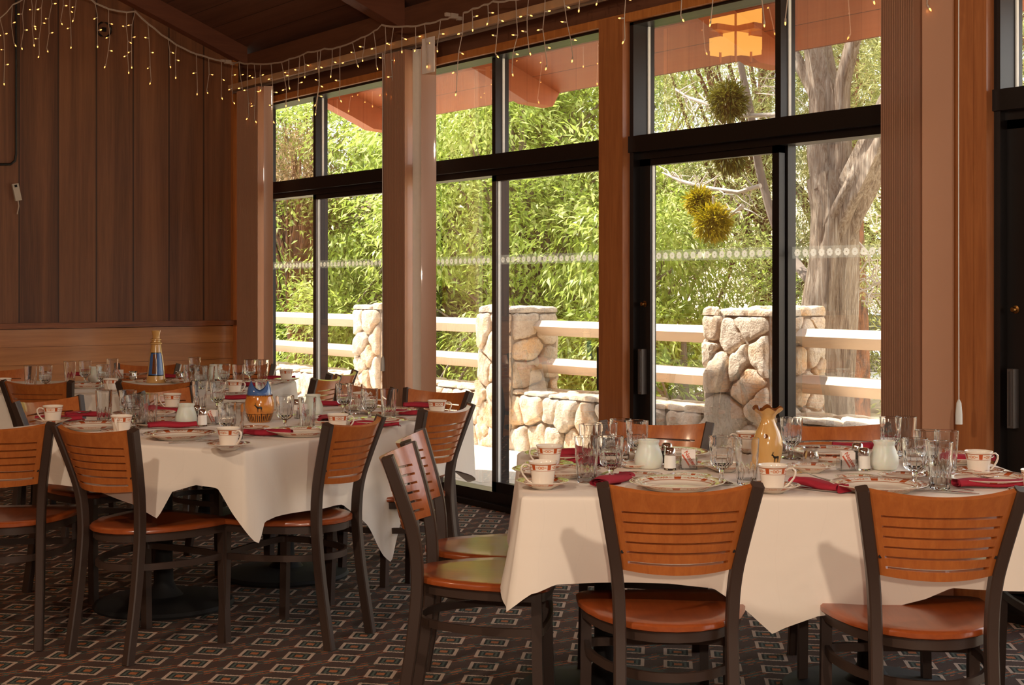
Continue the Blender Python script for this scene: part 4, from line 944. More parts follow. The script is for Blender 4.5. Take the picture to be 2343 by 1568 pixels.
def motif(r, polys, k, z0, rad, th0, mat, name):
    m = MB()
    for p in polys:
        P = []
        for a, b in zip(p, p[1:] + p[:1]):
            for q in range(3): P.append((a[0] + (b[0] - a[0]) * q / 3, a[1] + (b[1] - a[1]) * q / 3))
        vs = []
        for x, z in P:
            zz = z0 + z * k; R = rad(zz) + .0008; th_ = th0 + x * k / R; vs.append((R * math.cos(th_), R * math.sin(th_), zz))
        cx, cz = sum(q[0] for q in P) / len(P), sum(q[1] for q in P) / len(P); zz = z0 + cz * k; R = rad(zz) + .0012; th_ = th0 + cx * k / R
        n = len(P); m.add([(R * math.cos(th_), R * math.sin(th_), zz)] + vs, [(0, 1 + i, 1 + (i + 1) % n) for i in range(n)])
    return m.build(name, mat, r)
def face_cam(p): return math.atan2(-p.y, -p.x)
def prof_r(prof):
    def f(z):
        for (r0, z0), (r1, z1) in zip(prof, prof[1:]):
            if min(z0, z1) <= z <= max(z0, z1) and z1 != z0: return r0 + (r1 - r0) * (z - z0) / (z1 - z0)
        return prof[0][0]
    return f
# ruffled vase
p = at(1757, 1068, ZT); p.z = ZT + .001
P1 = [(0, 0), (.034, 0), (.0365, .004), (.041, .02), (.0465, .045), (.0485, .068), (.046, .092), (.0385, .115), (.028, .136), (.0225, .152), (.0225, .160), (.029, .172), (.040, .182)]
r = empty('ceramic_vase', p); tag(r, 'tan ceramic vase with ruffled lip and an elk motif on the right table', 'vase')
m = MB(); n = 64; vs = []; f = []
rows = P1[1:] + [(.046, .190), (.044, .1905), (.036, .180), (.0255, .170), (.019, .158)]
for i, (rr, z) in enumerate(rows):
    for k in range(n):
        a = 2 * PI * k / n; w = max(0, (z - .165) / .025); vs.append((rr * (1 + .10 * w * math.cos(6 * a)) * math.cos(a), rr * (1 + .10 * w * math.cos(6 * a)) * math.sin(a), z + .006 * w * math.cos(6 * a + 1.5)))
for i in range(len(rows) - 1):
    for k in range(n): a, b = i * n + k, i * n + (k + 1) % n; f.append((a, b, b + n, a + n))
f.append(tuple(range(n))[::-1]); m.add(vs, f); m.build('vase_body', M['tan_ceramic'], r, smooth=True, sharp=70)
m = MB(); vs = []; f = []
for i, (rr, z) in enumerate([(.0462, .1885), (.0466, .1905), (.0440, .1925), (.0362, .1805), (.0256, .1702)]):
    for k in range(n):
        a = 2 * PI * k / n; w = max(0, (z - .165) / .025); vs.append((rr * (1 + .10 * w * math.cos(6 * a)) * math.cos(a), rr * (1 + .10 * w * math.cos(6 * a)) * math.sin(a), z + .006 * w * math.cos(6 * a + 1.5) + .0004))
for i in range(4):
    for k in range(n): a, b = i * n + k, i * n + (k + 1) % n; f.append((a, b, b + n, a + n))
m.add(vs, f).build('ruffled_lip', M['dark_glaze'], r, smooth=True)
motif(r, ELK, .0135, .030, prof_r(P1), face_cam(p) + .62, M['blackink'], 'elk_motif')
sun_ = [[(.8 * math.cos(a * PI / 6), .8 * math.sin(a * PI / 6)) for a in range(12)]]
motif(r, sun_, .009, .102, prof_r(P1), face_cam(p) - .15, M['dark_glaze'], 'sun_motif')
# amber pot with blue points
p = at(594, 966, ZT); p.z = ZT + .001
P2 = [(0, 0), (.044, 0), (.047, .004), (.053, .02), (.061, .045), (.064, .065), (.0625, .088), (.057, .108), (.054, .118)]
r = empty('ceramic_pot', p); tag(r, 'amber ceramic pot with black elk and blue pointed rim on the left table', 'vase')
MB().lathe(P2 + [(.050, .120), (.050, .112), (.055, .09), (0, .02)], 56).build('pot_body', M['orange_ceramic'], r, smooth=True, sharp=60)
m = MB(); n = 72; th0 = face_cam(p); vs = []; f = []; rowsn = 7
for side in (0, 1):
    for i in range(rowsn):
        for k in range(n):
            a = 2 * PI * k / n; hh = .018 + .044 * abs(math.sin(a - th0)) ** 1.6; t_ = i / (rowsn - 1); rr = (.0555 - .018 * t_ * hh / .062) - .003 * side + .003 * math.sin(PI * t_); vs.append((rr * math.cos(a), rr * math.sin(a), .117 + hh * t_))
for side in (0, 1):
    o_ = side * rowsn * n
    for i in range(rowsn - 1):
        for k in range(n):
            q = (o_ + i * n + k, o_ + i * n + (k + 1) % n, o_ + (i + 1) * n + (k + 1) % n, o_ + (i + 1) * n + k); f.append(q if not side else q[::-1])
for k in range(n): a = (rowsn - 1) * n + k; b = (rowsn - 1) * n + (k + 1) % n; f.append((a, b, b + rowsn * n, a + rowsn * n))
m.add(vs, f).build('blue_rim', M['blue_glaze'], r, smooth=True, sharp=60)
m = MB()
for k in range(48): a = 2 * PI * k / 48; m.tube([(.0565 * math.cos(a), .0565 * math.sin(a), .112), (.0548 * math.cos(a), .0548 * math.sin(a), .120)], .0012, 5)
m.build('stitched_band', M['dark_glaze'], r)
m = MB()
for k in range(40): a = 2 * PI * k / 40; R1 = .0535; m.add([((R1 - .006 + .0008) * math.cos(a + e), (R1 - .006 + .0008) * math.sin(a + e), .004) for e in (-.03, .03)] + [((.0600 + .0008) * math.cos(a + e), (.0600 + .0008) * math.sin(a + e), .034 + .006 * math.sin(k * 2.3)) for e in (.03, -.03)], [(0, 1, 2, 3)])
m.lathe([(.0590, .0355), (.0600, .0370)], 48, caps=False); m.build('grass_pattern', M['blackink'], r)
motif(r, ELK, .0155, .062, prof_r(P2), th0 - .05, M['blackink'], 'elk_motif')
# cone vase
p = at(357, 876, ZT); p.z = ZT + .001
P3 = [(0, 0), (.058, 0), (.060, .006), (.0565, .022), (.050, .08), (.041, .15), (.032, .205), (.0285, .232), (.036, .237), (.036, .243), (.026, .248), (.024, .256), (.032, .260), (.031, .266), (.021, .270), (.0205, .285), (.027, .318)]
r = empty('cone_vase', p); tag(r, 'tall tan cone shaped vase with a blue panel on the far table', 'vase'); th0 = face_cam(p)
MB().lathe(P3 + [(.024, .318), (.018, .285), (0, .28)], 48).build('vase_body', M['tan_ceramic'], r, smooth=True, sharp=40)
def panel(a0, a1, z0, z1, mat, name, off):
    m = MB(); rf_ = prof_r(P3); vs = []; nu, nz = 14, 10
    for i in range(nz + 1):
        z = z0 + (z1 - z0) * i / nz
        for j in range(nu + 1): a = th0 + a0 + (a1 - a0) * j / nu; R = rf_(z) + off; vs.append((R * math.cos(a), R * math.sin(a), z))
    m.add(vs, [(i * (nu + 1) + j, i * (nu + 1) + j + 1, (i + 1) * (nu + 1) + j + 1, (i + 1) * (nu + 1) + j) for i in range(nz) for j in range(nu)]).build(name, mat, r, smooth=True)
panel(-1.0, 1.0, .042, .185, M['blackink'], 'panel_outline', .0008); panel(-.95, .95, .05, .18, M['blue_glaze'], 'blue_panel', .0016); panel(-.45, .12, .055, .175, M['dark_glaze'], 'brown_figure', .0024)

# ------------------------------------------------------------------ icicle lights
def bulb_mesh():
    m = MB(); m.lathe([(.0012, 0), (.0042, .004), (.0048, .016), (.0046, .020)], 8)
    m.cm = 1; m.lathe([(.0030, .020), (.0036, .024), (.0034, .029), (.0012, .034), (0, .035)], 8)
    return m.build('mini_bulb', [M['bulbwire'], M['bulb']], smooth=True)
BULB = None
def icicles(path, drops, label, seed, conn=()):
    global BULB
    R = random.Random(seed); r = empty('icicle_light_string', path[0]); tag(r, label, 'string lights', 'strings of icicle lights'); o0 = Vector(path[0])
    m = MB(); P = [Vector(q) - o0 for q in path]
    fine = []
    for a, b in zip(P, P[1:]):
        k = max(2, int((b - a).length / .05))
        for i in range(k): fine.append(a + (b - a) * i / k + Vector((0, 0, -.008 * math.sin(PI * i / k))))
    fine.append(P[-1]); m.tube(fine, .0042, 6)
    m.tube([q + Vector((.003, -.002, .006)) for q in fine], .003, 5)
    for (x, ln) in drops:
        i = min(len(fine) - 1, int(x * (len(fine) - 1))); p = fine[i].copy(); pts = [p.copy()]; n = max(2, int(ln / .095))
        ox, oy = R.uniform(-.02, .02), R.uniform(-.02, .02); side = R.choice((-1, 1))
        for k in range(n):
            p = p + Vector((R.uniform(-.017, .017) + ox * .4, R.uniform(-.017, .017) + oy * .4, -ln / n)); pts.append(p.copy())
            if k == n - 1: d = Vector((R.uniform(-.5, .5), R.uniform(-.5, .5), -.8))
            else: d = Vector((side * R.uniform(.4, 1), -side * R.uniform(.4, 1), R.uniform(-.6, .3))); side = -side
            if BULB is None: b = bulb_mesh(); BULB = b
            else: b = BULB.copy(); COL.objects.link(b)
            b.parent = r; b.location = p; b.rotation_euler = d.to_track_quat('Z', 'Y').to_euler()
        m.tube(pts, .0026, 5)
    m.build('wire', M['bulbwire'], r)
    for q in conn:
        c = MB(); c.box((0, 0, 0), (.05, .03, .03)).box((.04, 0, -.01), (.03, .022, .022)).box((-.045, 0, .005), (.03, .02, .02)); c.build('plug_connector', M['bulbwire'], r, loc=Vector(q) - o0)
    return r
def on_y(px, py, Y):
    k = (px - 1171.5) / F; d = Y / (C_ - k * S_); return (d * (S_ + k * C_), Y, HC - (py - H0) / F * d)
def on_x(px, py, X):
    k = (px - 1171.5) / F; d = X / (S_ + k * C_); return (X, d * (C_ - k * S_), HC - (py - H0) / F * d)
YS, XS = 10.45, XW - .19
pa = [on_y(*q, YS) for q in ((-70, 30), (0, 42), (28, 12), (70, -14), (130, -30), (175, -12), (209, 0), (227, 12), (270, 26), (309, 27), (353, 66), (385, 90), (421, 112), (463, 128), (521, 142))]
R = random.Random(3)
def mk_drops(n, a, b, R=R, lo=.09, hi=.46): return [(a + (b - a) * (i + R.uniform(.2, .8)) / n, R.uniform(lo, hi)) for i in range(n)]
icicles(pa, mk_drops(12, .02, .42, lo=.2, hi=.5) + mk_drops(11, .42, 1.0, lo=.16, hi=.44), 'string of icicle lights sagging down from the upper left over the panelled wall', 11, [pa[-1]])
pb = [on_y(527, 143, YS + .02)] + [on_x(*q, XS) for q in ((547, 143), (574, 146), (628, 145), (661, 136), (703, 120), (742, 112), (769, 110), (826, 87), (855, 72), (872, 58), (930, 61), (972, 55), (1008, 46), (1038, 37))]
icicles(pb, mk_drops(23, .01, .99, lo=.12, hi=.42), 'middle string of icicle lights rising to the right above the two left windows', 12, [pb[-1]])
pc_ = [on_x(*q, XS) for q in ((1060, 30), (1080, 21), (1106, 12), (1127, 4), (1166, 1), (1210, -8), (1300, -32), (1450, -60), (1700, -95), (2040, -150), (2300, -190))]
icicles(pc_, [(.01, .46), (.04, .1), (.075, .09), (.11, .30), (.14, .40), (.17, .30), (.215, .40), (.25, .38), (.30, .12), (.33, .10), (.385, .32), (.5, .24), (.56, .27), (.64, .30), (.7, .3), (.82, .25), (.9, .3)],
        'right string of icicle lights hanging along the top picture edge over the windows', 13)

# wall cable, plastic box, hook plate
o = MB().tube([on_y(37, -60, YF - .012), on_y(37, 352, YF - .012), on_y(34, 368, YF - .012), on_y(24, 376, YF - .012), on_y(-80, 377, YF - .012)], .009, 8).build('wall_cable', M['blackcable'], smooth=True)
tag(o, 'black cable running down the left of the panelled wall and turning left', 'cable')
q = Vector(on_y(38, 440, YF - .015)); r = empty('wall_switch_box', q); tag(r, 'small white plastic box hanging askew on the panelled wall', 'switch box')
o = MB().box((0, 0, 0), (.046, .026, .125)).build('box_body', M['doorbell'], r); o.rotation_euler = (0, math.radians(-12), 0)
o = MB().box((0, 0, 0), (.018, .008, .018)).build('button', M['hole'], r, loc=(-.010, -.013, .045)); o.rotation_euler = (0, math.radians(-12), 0)
MB().tube([(.010, 0, -.06), (.016, 0, -.10), (.004, 0, -.16)], .004, 6).build('lead', M['bulbwire'], r)
q = Vector(on_y(237, 68, YF - .01)); m = MB(); m.tube([(.055 * math.cos(a * PI / 8), -.01, .055 * math.sin(a * PI / 8)) for a in range(17)], .007, 6, caps=False).box((0, -.01, 0), (.03, .02, .03))
o = m.build('wall_hook', M['frame'], loc=q); tag(o, 'small dark round hook plate high on the panelled wall', 'hook')

# pendant lantern (reflected in the third window)
q = Vector((1.7, 8.66, 3.24)); r = empty('pendant_lantern', q); tag(r, 'amber glass pendant lantern reflected in the third window', 'lantern')
m = MB(); m.box((0, 0, .145), (.15, .15, .175)).box((0, 0, .53), (.15, .15, .49))
for sx_, sy_ in ((1, 0), (-1, 0), (0, 1), (0, -1)):
    for zz, hh in ((.122, .105), (.356, .14), (.52, .09), (.66, .12)): m.box((sx_ * .175, sy_ * .175, zz), (.13, .13, hh))
m.build('lantern_glass', M['lantern'], r)
m = MB()
for zz in (.258, .80): m.box((0, 0, zz), (.52, .10, .05)).box((0, 0, zz), (.10, .52, .05))
for a in (-.09, .09):
    for b in (-.09, .09): m.box((a, b, .42), (.014, .014, .86))
m.build('lantern_frame', M['post'], r)
MB().tube([(0, 0, .83), (0, 0, zc(1.7) - 3.24)], .012, 8).build('hanging_rod', M['iron'], r)

# ------------------------------------------------------------------ outdoors: patio, stone wall, pillars, rails
structure(MB().bb(XW + .12, 7.9, YB - 2, 24, -.14, -.04).build('trim_7', M['patio']))
GZ = -0.75
m = MB(); gx = [7.9, 9, 12, 20, 45, 80]; gz = [-.12, -.5, GZ, GZ, GZ + 1.5, GZ + 10]; vs = []
gy = [-40, -10, 5, 20, 60, 110]
for x, z in zip(gx, gz):
    for y in gy: vs.append((x, y, z + (y - 20) * .04 * (y > 20)))
m.add(vs, [(i * 6 + j, (i + 1) * 6 + j, (i + 1) * 6 + j + 1, i * 6 + j + 1) for i in range(5) for j in range(5)])
structure(m.build('trim_8', M['ground']))

def clip(poly, n, c):                                            # keep n.p <= c
    out = []
    for i in range(len(poly)):
        a, b = poly[i], poly[(i + 1) % len(poly)]; da = n[0] * a[0] + n[1] * a[1] - c; db = n[0] * b[0] + n[1] * b[1] - c
        if da <= 0: out.append(a)
        if (da < 0 < db) or (db < 0 < da): t_ = da / (da - db); out.append((a[0] + (b[0] - a[0]) * t_, a[1] + (b[1] - a[1]) * t_))
    return out
STONE_T = [(226, 192, 152), (214, 170, 124), (234, 212, 182), (204, 184, 160), (222, 180, 130), (232, 200, 162)]
def stones(m, O, U, V, N, w, h, su, sv, R, depth=.05, big=None):
    """Voronoi field stones on a rectangle spanned by U, V (unit) from O, bulging along N"""
    O, U, V, N = Vector(O), Vector(U), Vector(V), Vector(N); seeds = []
    nu, nv = max(1, round(w / su)), max(1, round(h / sv))
    for j in range(nv):
        for i in range(nu + 1):
            u = (i + .5 * (j % 2) + R.uniform(-.4, .4)) * w / nu; v = (j + .5 + R.uniform(-.42, .42)) * h / nv
            if -.02 < u < w + .02: seeds.append((u, v))
    if big: seeds = [s for s in seeds if math.hypot(s[0] - big[0], (s[1] - big[1]) * .8) > big[2]] + [(big[0], big[1])]
    for k, (u, v) in enumerate(seeds):
        poly = [(0, 0), (w, 0), (w, h), (0, h)]
        for q, (u2, v2) in enumerate(seeds):
            if q != k and math.hypot(u - u2, v - v2) < 3 * max(su, sv) + (1 if big else 0):
                nn = (u2 - u, v2 - v); poly = clip(poly, nn, (nn[0] * (u + u2) + nn[1] * (v + v2)) / 2)
                if not poly: break
        if len(poly) < 3: continue
        cx, cy = sum(p[0] for p in poly) / len(poly), sum(p[1] for p in poly) / len(poly); ring_ = []
        sz = math.sqrt(sum(math.hypot(p[0] - cx, p[1] - cy) for p in poly) / len(poly)); kk = 30
        def ray(a):
            dx, dy = math.cos(a), math.sin(a); best = 9
            for i in range(len(poly)):
                ax, ay = poly[i][0] - cx, poly[i][1] - cy; bx, by = poly[(i + 1) % len(poly)][0] - cx, poly[(i + 1) % len(poly)][1] - cy
                den = dx * (by - ay) - dy * (bx - ax)
                if abs(den) > 1e-9:
                    t_ = (ax * (by - ay) - ay * (bx - ax)) / den; s = (ax * dy - ay * dx) / den
                    if t_ > 0 and -1e-6 <= s <= 1 + 1e-6: best = min(best, t_)
            return best
        rad = [ray(2 * PI * i / kk) for i in range(kk)]
        rad = [(rad[i - 1] + rad[i] * 5 + rad[(i + 1) % kk]) / 7 - R.uniform(.006, .014) for i in range(kk)]
        tone = random.Random(int(u * 9999) + k).choice(STONE_T); g_ = R.uniform(.82, 1.08); tint = lin(tuple(min(255, c * g_) for c in tone))
        dp = depth * R.uniform(.7, 1.25); vs = []; ph = R.uniform(0, 6)
        for q, hgt in ((1.0, -.02), (1.0, .35), (.965, .72), (.89, .92), (.6, 1.0)):
            for i in range(kk):
                a = 2 * PI * i / kk; rr = max(.012, rad[i]) * q * (1 + .035 * math.sin(5 * a + ph) + .02 * math.sin(9 * a + 2 * ph))
                hh = dp * (hgt + .12 * math.sin(3 * a + ph + q * 4) * (hgt > 0)); vs.append(O + U * (cx + rr * math.cos(a)) + V * (cy + rr * math.sin(a)) + N * hh)
        vs.append(O + U * cx + V * cy + N * dp * 1.02); f = []
        for j in range(4):
            for i in range(kk): a, b = j * kk + i, j * kk + (i + 1) % kk; f.append((a, b, b + kk, a + kk))
        f += [(4 * kk + i, 4 * kk + (i + 1) % kk, 5 * kk) for i in range(kk)]
        m.add(vs, f, tint)
def pillar(x0, x1, y0, y1, z0, z1, label, seed, big=None, s=.235):
    R = random.Random(seed); r = empty('stone_pillar', ((x0 + x1) / 2, (y0 + y1) / 2, z0)); tag(r, label, 'pillar', 'stone pillars of the railing'); o = Vector(r.location)
    MB().box((0, 0, (z1 - z0) / 2), (x1 - x0, y1 - y0, z1 - z0)).build('mortar_core', M['mortar'], r)
    m = MB(); h = z1 - z0; a, b = x1 - x0, y1 - y0
    stones(m, Vector((x0, y1, z0)) - o, (0, -1, 0), (0, 0, 1), (-1, 0, 0), b, h, s, s * .9, R, .05, big)
    stones(m, Vector((x0, y0, z0)) - o, (1, 0, 0), (0, 0, 1), (0, -1, 0), a, h, s, s * .8, R, .035)
    stones(m, Vector((x1, y0, z0)) - o, (0, 1, 0), (0, 0, 1), (1, 0, 0), b, h, s, s, R, .04)
    stones(m, Vector((x0, y1, z0)) - o, (1, 0, 0), (0, 0, 1), (0, 1, 0), a, h, s, s, R, .04)
    stones(m, Vector((x0 - .03, y0 - .03, z1)) - o, (1, 0, 0), (0, 1, 0), (0, 0, 1), a + .06, b + .06, s * 1.1, s * 1.1, R, .05)
    m.build('field_stones', M['stone'], r, smooth=True, sharp=70)
PX0, PX1 = 7.22, 7.70
pillar(PX0, PX1, 12.10, 12.58, -.05, 1.13, 'far stone pillar with bleached stones, seen left of the middle blinds', 1)
pillar(PX0, PX1, 9.93, 10.41, -.05, 1.13, 'stone pillar behind the mullion of the second window', 2)
pillar(PX0, PX1 + .05, 6.93, 7.56, -.05, 1.15, 'nearest stone pillar with one very large stone', 33, big=(.20, .42, .33), s=.21)
pillar(PX0, PX1, 3.5, 4.1, -.05, 1.13, 'stone pillar off the right picture edge', 4)
m = MB(); R = random.Random(8); WX0, WX1, WH = 7.27, 7.66, .44
m.bb(WX0, WX1, 2.0, 20.0, -.08, WH); o = m.build('low_stone_wall', M['mortar'])
tag(o, 'low rough stone wall between the pillars along the patio', 'wall')
m = MB(); stones(m, (WX0, 20.0, -.08), (0, -1, 0), (0, 0, 1), (-1, 0, 0), 18.0, WH + .08, .26, .26, R, .07)
stones(m, (WX0 - .05, 2.0, WH), (1, 0, 0), (0, 1, 0), (0, 0, 1), WX1 - WX0 + .08, 18.0, .24, .34, R, .035)
m.build('field_stones', M['stone'], o, smooth=True, sharp=70)
prof = [(-.02, -.055), (.075, -.055), (.075, .045), (.03, .075), (-.075, -.005)]
def rail(y0, y1, z, label):
    o = MB().sweep([(7.5, y0, z), (7.5, y1, z)], [(-a, b) for a, b in prof], side=(-1, 0, 0)).build('fence_rail', M['railpaint']); tag(o, label, 'rail', 'tan railing beams between the stone pillars')
for (a, b, nm) in ((12.50, 19.0, 'left of the far stone pillar'), (10.35, 12.15, 'between the far and second stone pillars'), (7.50, 9.98, 'between the second and nearest stone pillars'), (4.05, 6.98, 'right of the nearest stone pillar'), (2.0, 3.55, 'at the right picture edge')):
    rail(a, b, 1.005, 'upper tan railing beam ' + nm); rail(a, b, .685, 'lower tan railing beam ' + nm)

# ------------------------------------------------------------------ trees
def unit(v): return v / np.maximum(np.linalg.norm(v, axis=1, keepdims=True), 1e-6)
def leaves(name, parent, C, nrm, per, ln, wd, mat, droop=.35, spread=.08, seed=0, jit=.5):
    g = np.random.default_rng(seed); n = len(C) * per; P = np.repeat(C, per, 0) + g.normal(0, spread, (n, 3))
    d = np.repeat(nrm, per, 0) + g.normal(0, jit, (n, 3)); d[:, 2] -= droop; d = unit(d)
    up = unit(g.normal(0, .45, (n, 3)) + np.array([0, 0, 1.0])); s = unit(np.cross(d, up)); u = np.cross(s, d)
    L = ln * g.uniform(.6, 1.25, (n, 1)); W = wd * g.uniform(.7, 1.2, (n, 1))
    v = np.stack([P, P + d * L * .45 + s * W * .5 + u * W * .12, P + d * L - u * L * .12, P + d * L * .45 - s * W * .5 + u * W * .12], 1).reshape(-1, 3)
    f = np.arange(n * 4).reshape(-1, 4); tn = np.clip(np.repeat(np.repeat(g.random(len(C)), per) * .6 + g.random(n) * .4, 4), 0, 1)
    col = np.stack([tn, tn, tn, np.ones_like(tn)], 1)
    return arr(name, v, f, mat, parent, col)
def blob_points(blobs, n, g, shell=.55):
    """points in a union of ellipsoids, thinned toward the middle"""
    w = np.array([b[3] * b[4] * b[5] for b in blobs]) ** .67; k = g.choice(len(blobs), n, p=w / w.sum()); B = np.array(blobs)[k]
    d = unit(g.normal(0, 1, (n, 3))); r = (shell + (1 - shell) * g.random((n, 1)) ** .6); return B[:, :3] + d * r * B[:, 3:6], d
def tree(x, y, blobs, label, mat, seed, ntw, per, ln, wd, trunk='greybark', tr=.10, cat='tree', group='leafy trees beyond the railing', droop=.35, spread=.08, z0=GZ, lean=(0, 0)):
    g = np.random.default_rng(seed); r = empty('broadleaf_tree' if mat == 'leaf' else 'juniper_tree', (x, y, z0)); tag(r, label, cat, group)
    top = max(b[2] + b[5] * .6 for b in blobs) - z0; m = MB()
    m.tube([(0, 0, 0), (lean[0] * .3, lean[1] * .3, top * .35), (lean[0], lean[1], top * .9)], tr, 10, scales=[1, .8, .3])
    for b in blobs:
        for q in range(3):
            e = np.array(b[:3]) + g.normal(0, .35, 3) * np.array(b[3:6]) - np.array([x, y, z0]); s = top * g.uniform(.2, .6)
            m.tube([(lean[0] * .5, lean[1] * .5, s), tuple(e * .5 + np.array([0, 0, s]) * .5 + g.normal(0, .08, 3)), tuple(e)], tr * .3, 6, scales=[1, .7, .3])
    m.build('trunk', M[trunk], r, smooth=True)
    ns = max(8, ntw // 16); P0, d0 = blob_points(blobs, ns, g, .35); k = g.integers(0, ns, ntw); P = P0[k] + g.normal(0, 1, (ntw, 3)) * np.array([.19, .19, .085]) + d0[k] * g.uniform(0, .2, (ntw, 1)); d = d0[k] * .7 + unit(P - P0[k]) * .6
    P -= np.array([x, y, z0]); leaves('foliage', r, P, d * .8, per, ln, wd, M[mat], droop, spread, seed + 1)
    return r
g0 = np.random.default_rng(5)
def cluster(x, y, zs, rr, k, g):
    out = []
    for z in zs:
        for q in range(k): a = g.uniform(0, 2 * PI); out.append((x + .75 * rr * math.cos(a), y + .75 * rr * math.sin(a), z + g.uniform(-.3, .3), rr * g.uniform(.55, .85), rr * g.uniform(.55, .85), g.uniform(.5, .8)))
    return out
spots = [(9.2, 10.3, (-.2, .4), .6, 'low bright bush'), (9.6, 11.7, (-.1, .8, 1.7), 1.15, 'bright leafy tree'), (9.7, 13.6, (-.2, .9, 2.0, 3.1, 4.2), 1.45, 'bright leafy tree'), (10.2, 16.2, (-.2, 1.0, 2.2, 3.4, 4.6), 1.4, 'bright leafy tree'),
         (9.8, 18.9, (-.2, 1.0, 2.2, 3.4, 4.4), 1.5, 'bright leafy tree'), (9.6, 21.6, (-.2, 1.0, 2.2, 3.2), 1.5, 'bright leafy tree'), (11.4, 15.0, (2.2, 3.6, 4.8), 1.5, 'tall leafy tree'), (12.2, 17.0, (2.5, 4.0, 5.4), 1.8, 'tall leafy tree'), (13.4, 20.0, (1.5, 3.5, 5.4), 1.9, 'tall leafy tree')]
where = ['below the railing between the two right pillars', 'between the wooden post and the nearest pillar', 'behind the second stone pillar', 'seen in the second window', 'behind the far pillar', 'seen at the left of the first window', 'in the second row behind the second pillar',
         'in the second row seen through the first window', 'farthest at the left']
for k, (x, y, zs, rr, nm) in enumerate(spots):
    x += .35
    bl = cluster(x, y, zs, rr, 4, g0)
    tree(x, y, bl, nm + ' ' + where[k], 'leaf', 50 + k, int(640 * len(zs) * rr ** 2), 7, .108, .033, tr=.09)
# olive junipers further back
for k, (x, y, h, rr, wh) in enumerate([(12.6, 12.2, 6.5, 1.5, 'behind the nearest stone pillar'), (14.6, 7.0, 7, 1.8, 'right behind the big shaggy trunk'), (13.2, 10.4, 6.5, 1.5, 'just left of the big shaggy trunk'), (16.5, 13.0, 7, 2.4, 'in the far row behind the bright leaves'),
                                       (19.0, 8.0, 8, 2.6, 'far behind the parked truck'), (17, 20, 7, 2.6, 'far beyond the leafy trees'), (12.3, 8.2, 7, 1.3, 'at the right picture edge'), (9.35, 18.0, 3.3, .6, 'reddish, far at the left window edge')]):
    g = np.random.default_rng(90 + k); bl = []
    for q in range(14): a = g.uniform(0, 2 * PI); z = g.uniform(2.3 if k == 7 else 1.7 if k in (1, 2, 4) else .6, h); bl.append((x + .8 * rr * math.cos(a), y + .8 * rr * math.sin(a), z, rr * .42, rr * .42, .42))
    tree(x, y, bl, 'olive juniper tree ' + wh, 'dryleaf' if k == 7 else 'juniper', 200 + k, 1300 if k == 7 else 5200, 7, .085, .016, trunk='redbark', tr=.12, group='olive junipers beyond the railing', droop=-.1, spread=.07)

# big shaggy juniper by the railing
JX, JY = 8.55, 7.65
def on_plane(px, py, X=JX): return Vector(on_x(px, py, X))
r = empty('shaggy_juniper_tree', (JX, JY, GZ)); o0 = Vector((JX, JY, GZ)); tag(r, 'large old juniper with shaggy pale forked trunk behind the right rails', 'tree')
def limb(m, pts, rads, n=22, seed=0, rough=.10):
    R = random.Random(seed); P = [Vector(p) - o0 for p in pts]; fine = []; fr_ = []
    for i in range(len(P) - 1):
        for k in range(6): fine.append(P[i].lerp(P[i + 1], k / 6)); fr_.append(rads[i] + (rads[i + 1] - rads[i]) * k / 6)
    fine.append(P[-1]); fr_.append(rads[-1]); 
    for _ in range(2): fine = [fine[0]] + [(fine[i - 1] + fine[i] * 2 + fine[i + 1]) / 4 for i in range(1, len(fine) - 1)] + [fine[-1]]
    fr_ = [q * .82 for q in fr_]; vs = []; ph = R.uniform(0, 6)
    for j, (p, rr) in enumerate(zip(fine, fr_)):
        d = (fine[min(j + 1, len(fine) - 1)] - fine[max(j - 1, 0)]).normalized(); sd = d.cross(Vector((0, 1, 0))).normalized(); u = sd.cross(d)
        for k in range(n):
            a = 2 * PI * k / n; q = rr * (1 + rough * math.sin(3 * a + ph + j * .12) + rough * .8 * math.sin(7 * a - j * .10 + ph * 2) + rough * .5 * math.sin(11 * a + j * .25)); vs.append(p + sd * q * math.cos(a) + u * q * math.sin(a))
    m.add(vs, [(j * n + k, j * n + (k + 1) % n, (j + 1) * n + (k + 1) % n, (j + 1) * n + k) for j in range(len(fine) - 1) for k in range(n)])
m = MB()
limb(m, [on_plane(1885, 1060), on_plane(1886, 900), on_plane(1886, 760), on_plane(1903, 600), on_plane(1912, 480), on_plane(1900, 400)], [.31, .25, .245, .21, .195, .19], 36, 1, .13)
limb(m, [on_plane(1905, 430), on_plane(1888, 340), on_plane(1890, 230), on_plane(1868, 120), on_plane(1850, 0), on_plane(1830, -160)], [.17, .15, .135, .12, .10, .06], 30, 2, .13)
limb(m, [on_plane(1898, 620), on_plane(1915, 530), on_plane(1945, 455), on_plane(1978, 390), on_plane(2010, 320), on_plane(2045, 240), on_plane(2090, 130)], [.10, .17, .17, .155, .14, .12, .09], 30, 3, .15)
limb(m, [on_plane(1925, 430), on_plane(1930, 330), on_plane(1925, 200), on_plane(1950, 100), on_plane(1985, 10)], [.09, .075, .07, .06, .05], 20, 4)
limb(m, [on_plane(1880, 250), on_plane(1860, 200), on_plane(1820, 130), on_plane(1780, 40)], [.075, .06, .055, .04], 16, 5)
m.build('trunk', M['bark'], r, smooth=True, sharp=80)
m = MB(); limb(m, [on_plane(1858, 650, JX + .3), on_plane(1820, 600, JX + .5), on_plane(1770, 510, JX + .4), on_plane(1735, 380, JX + .4), on_plane(1718, 260, JX + .3), on_plane(1695, 150, JX + .3), on_plane(1680, 40, JX + .3)], [.05, .05, .045, .045, .04, .035, .03], 12, 6, .05)
m.build('leaning_stem', M['greybark'], r, smooth=True)
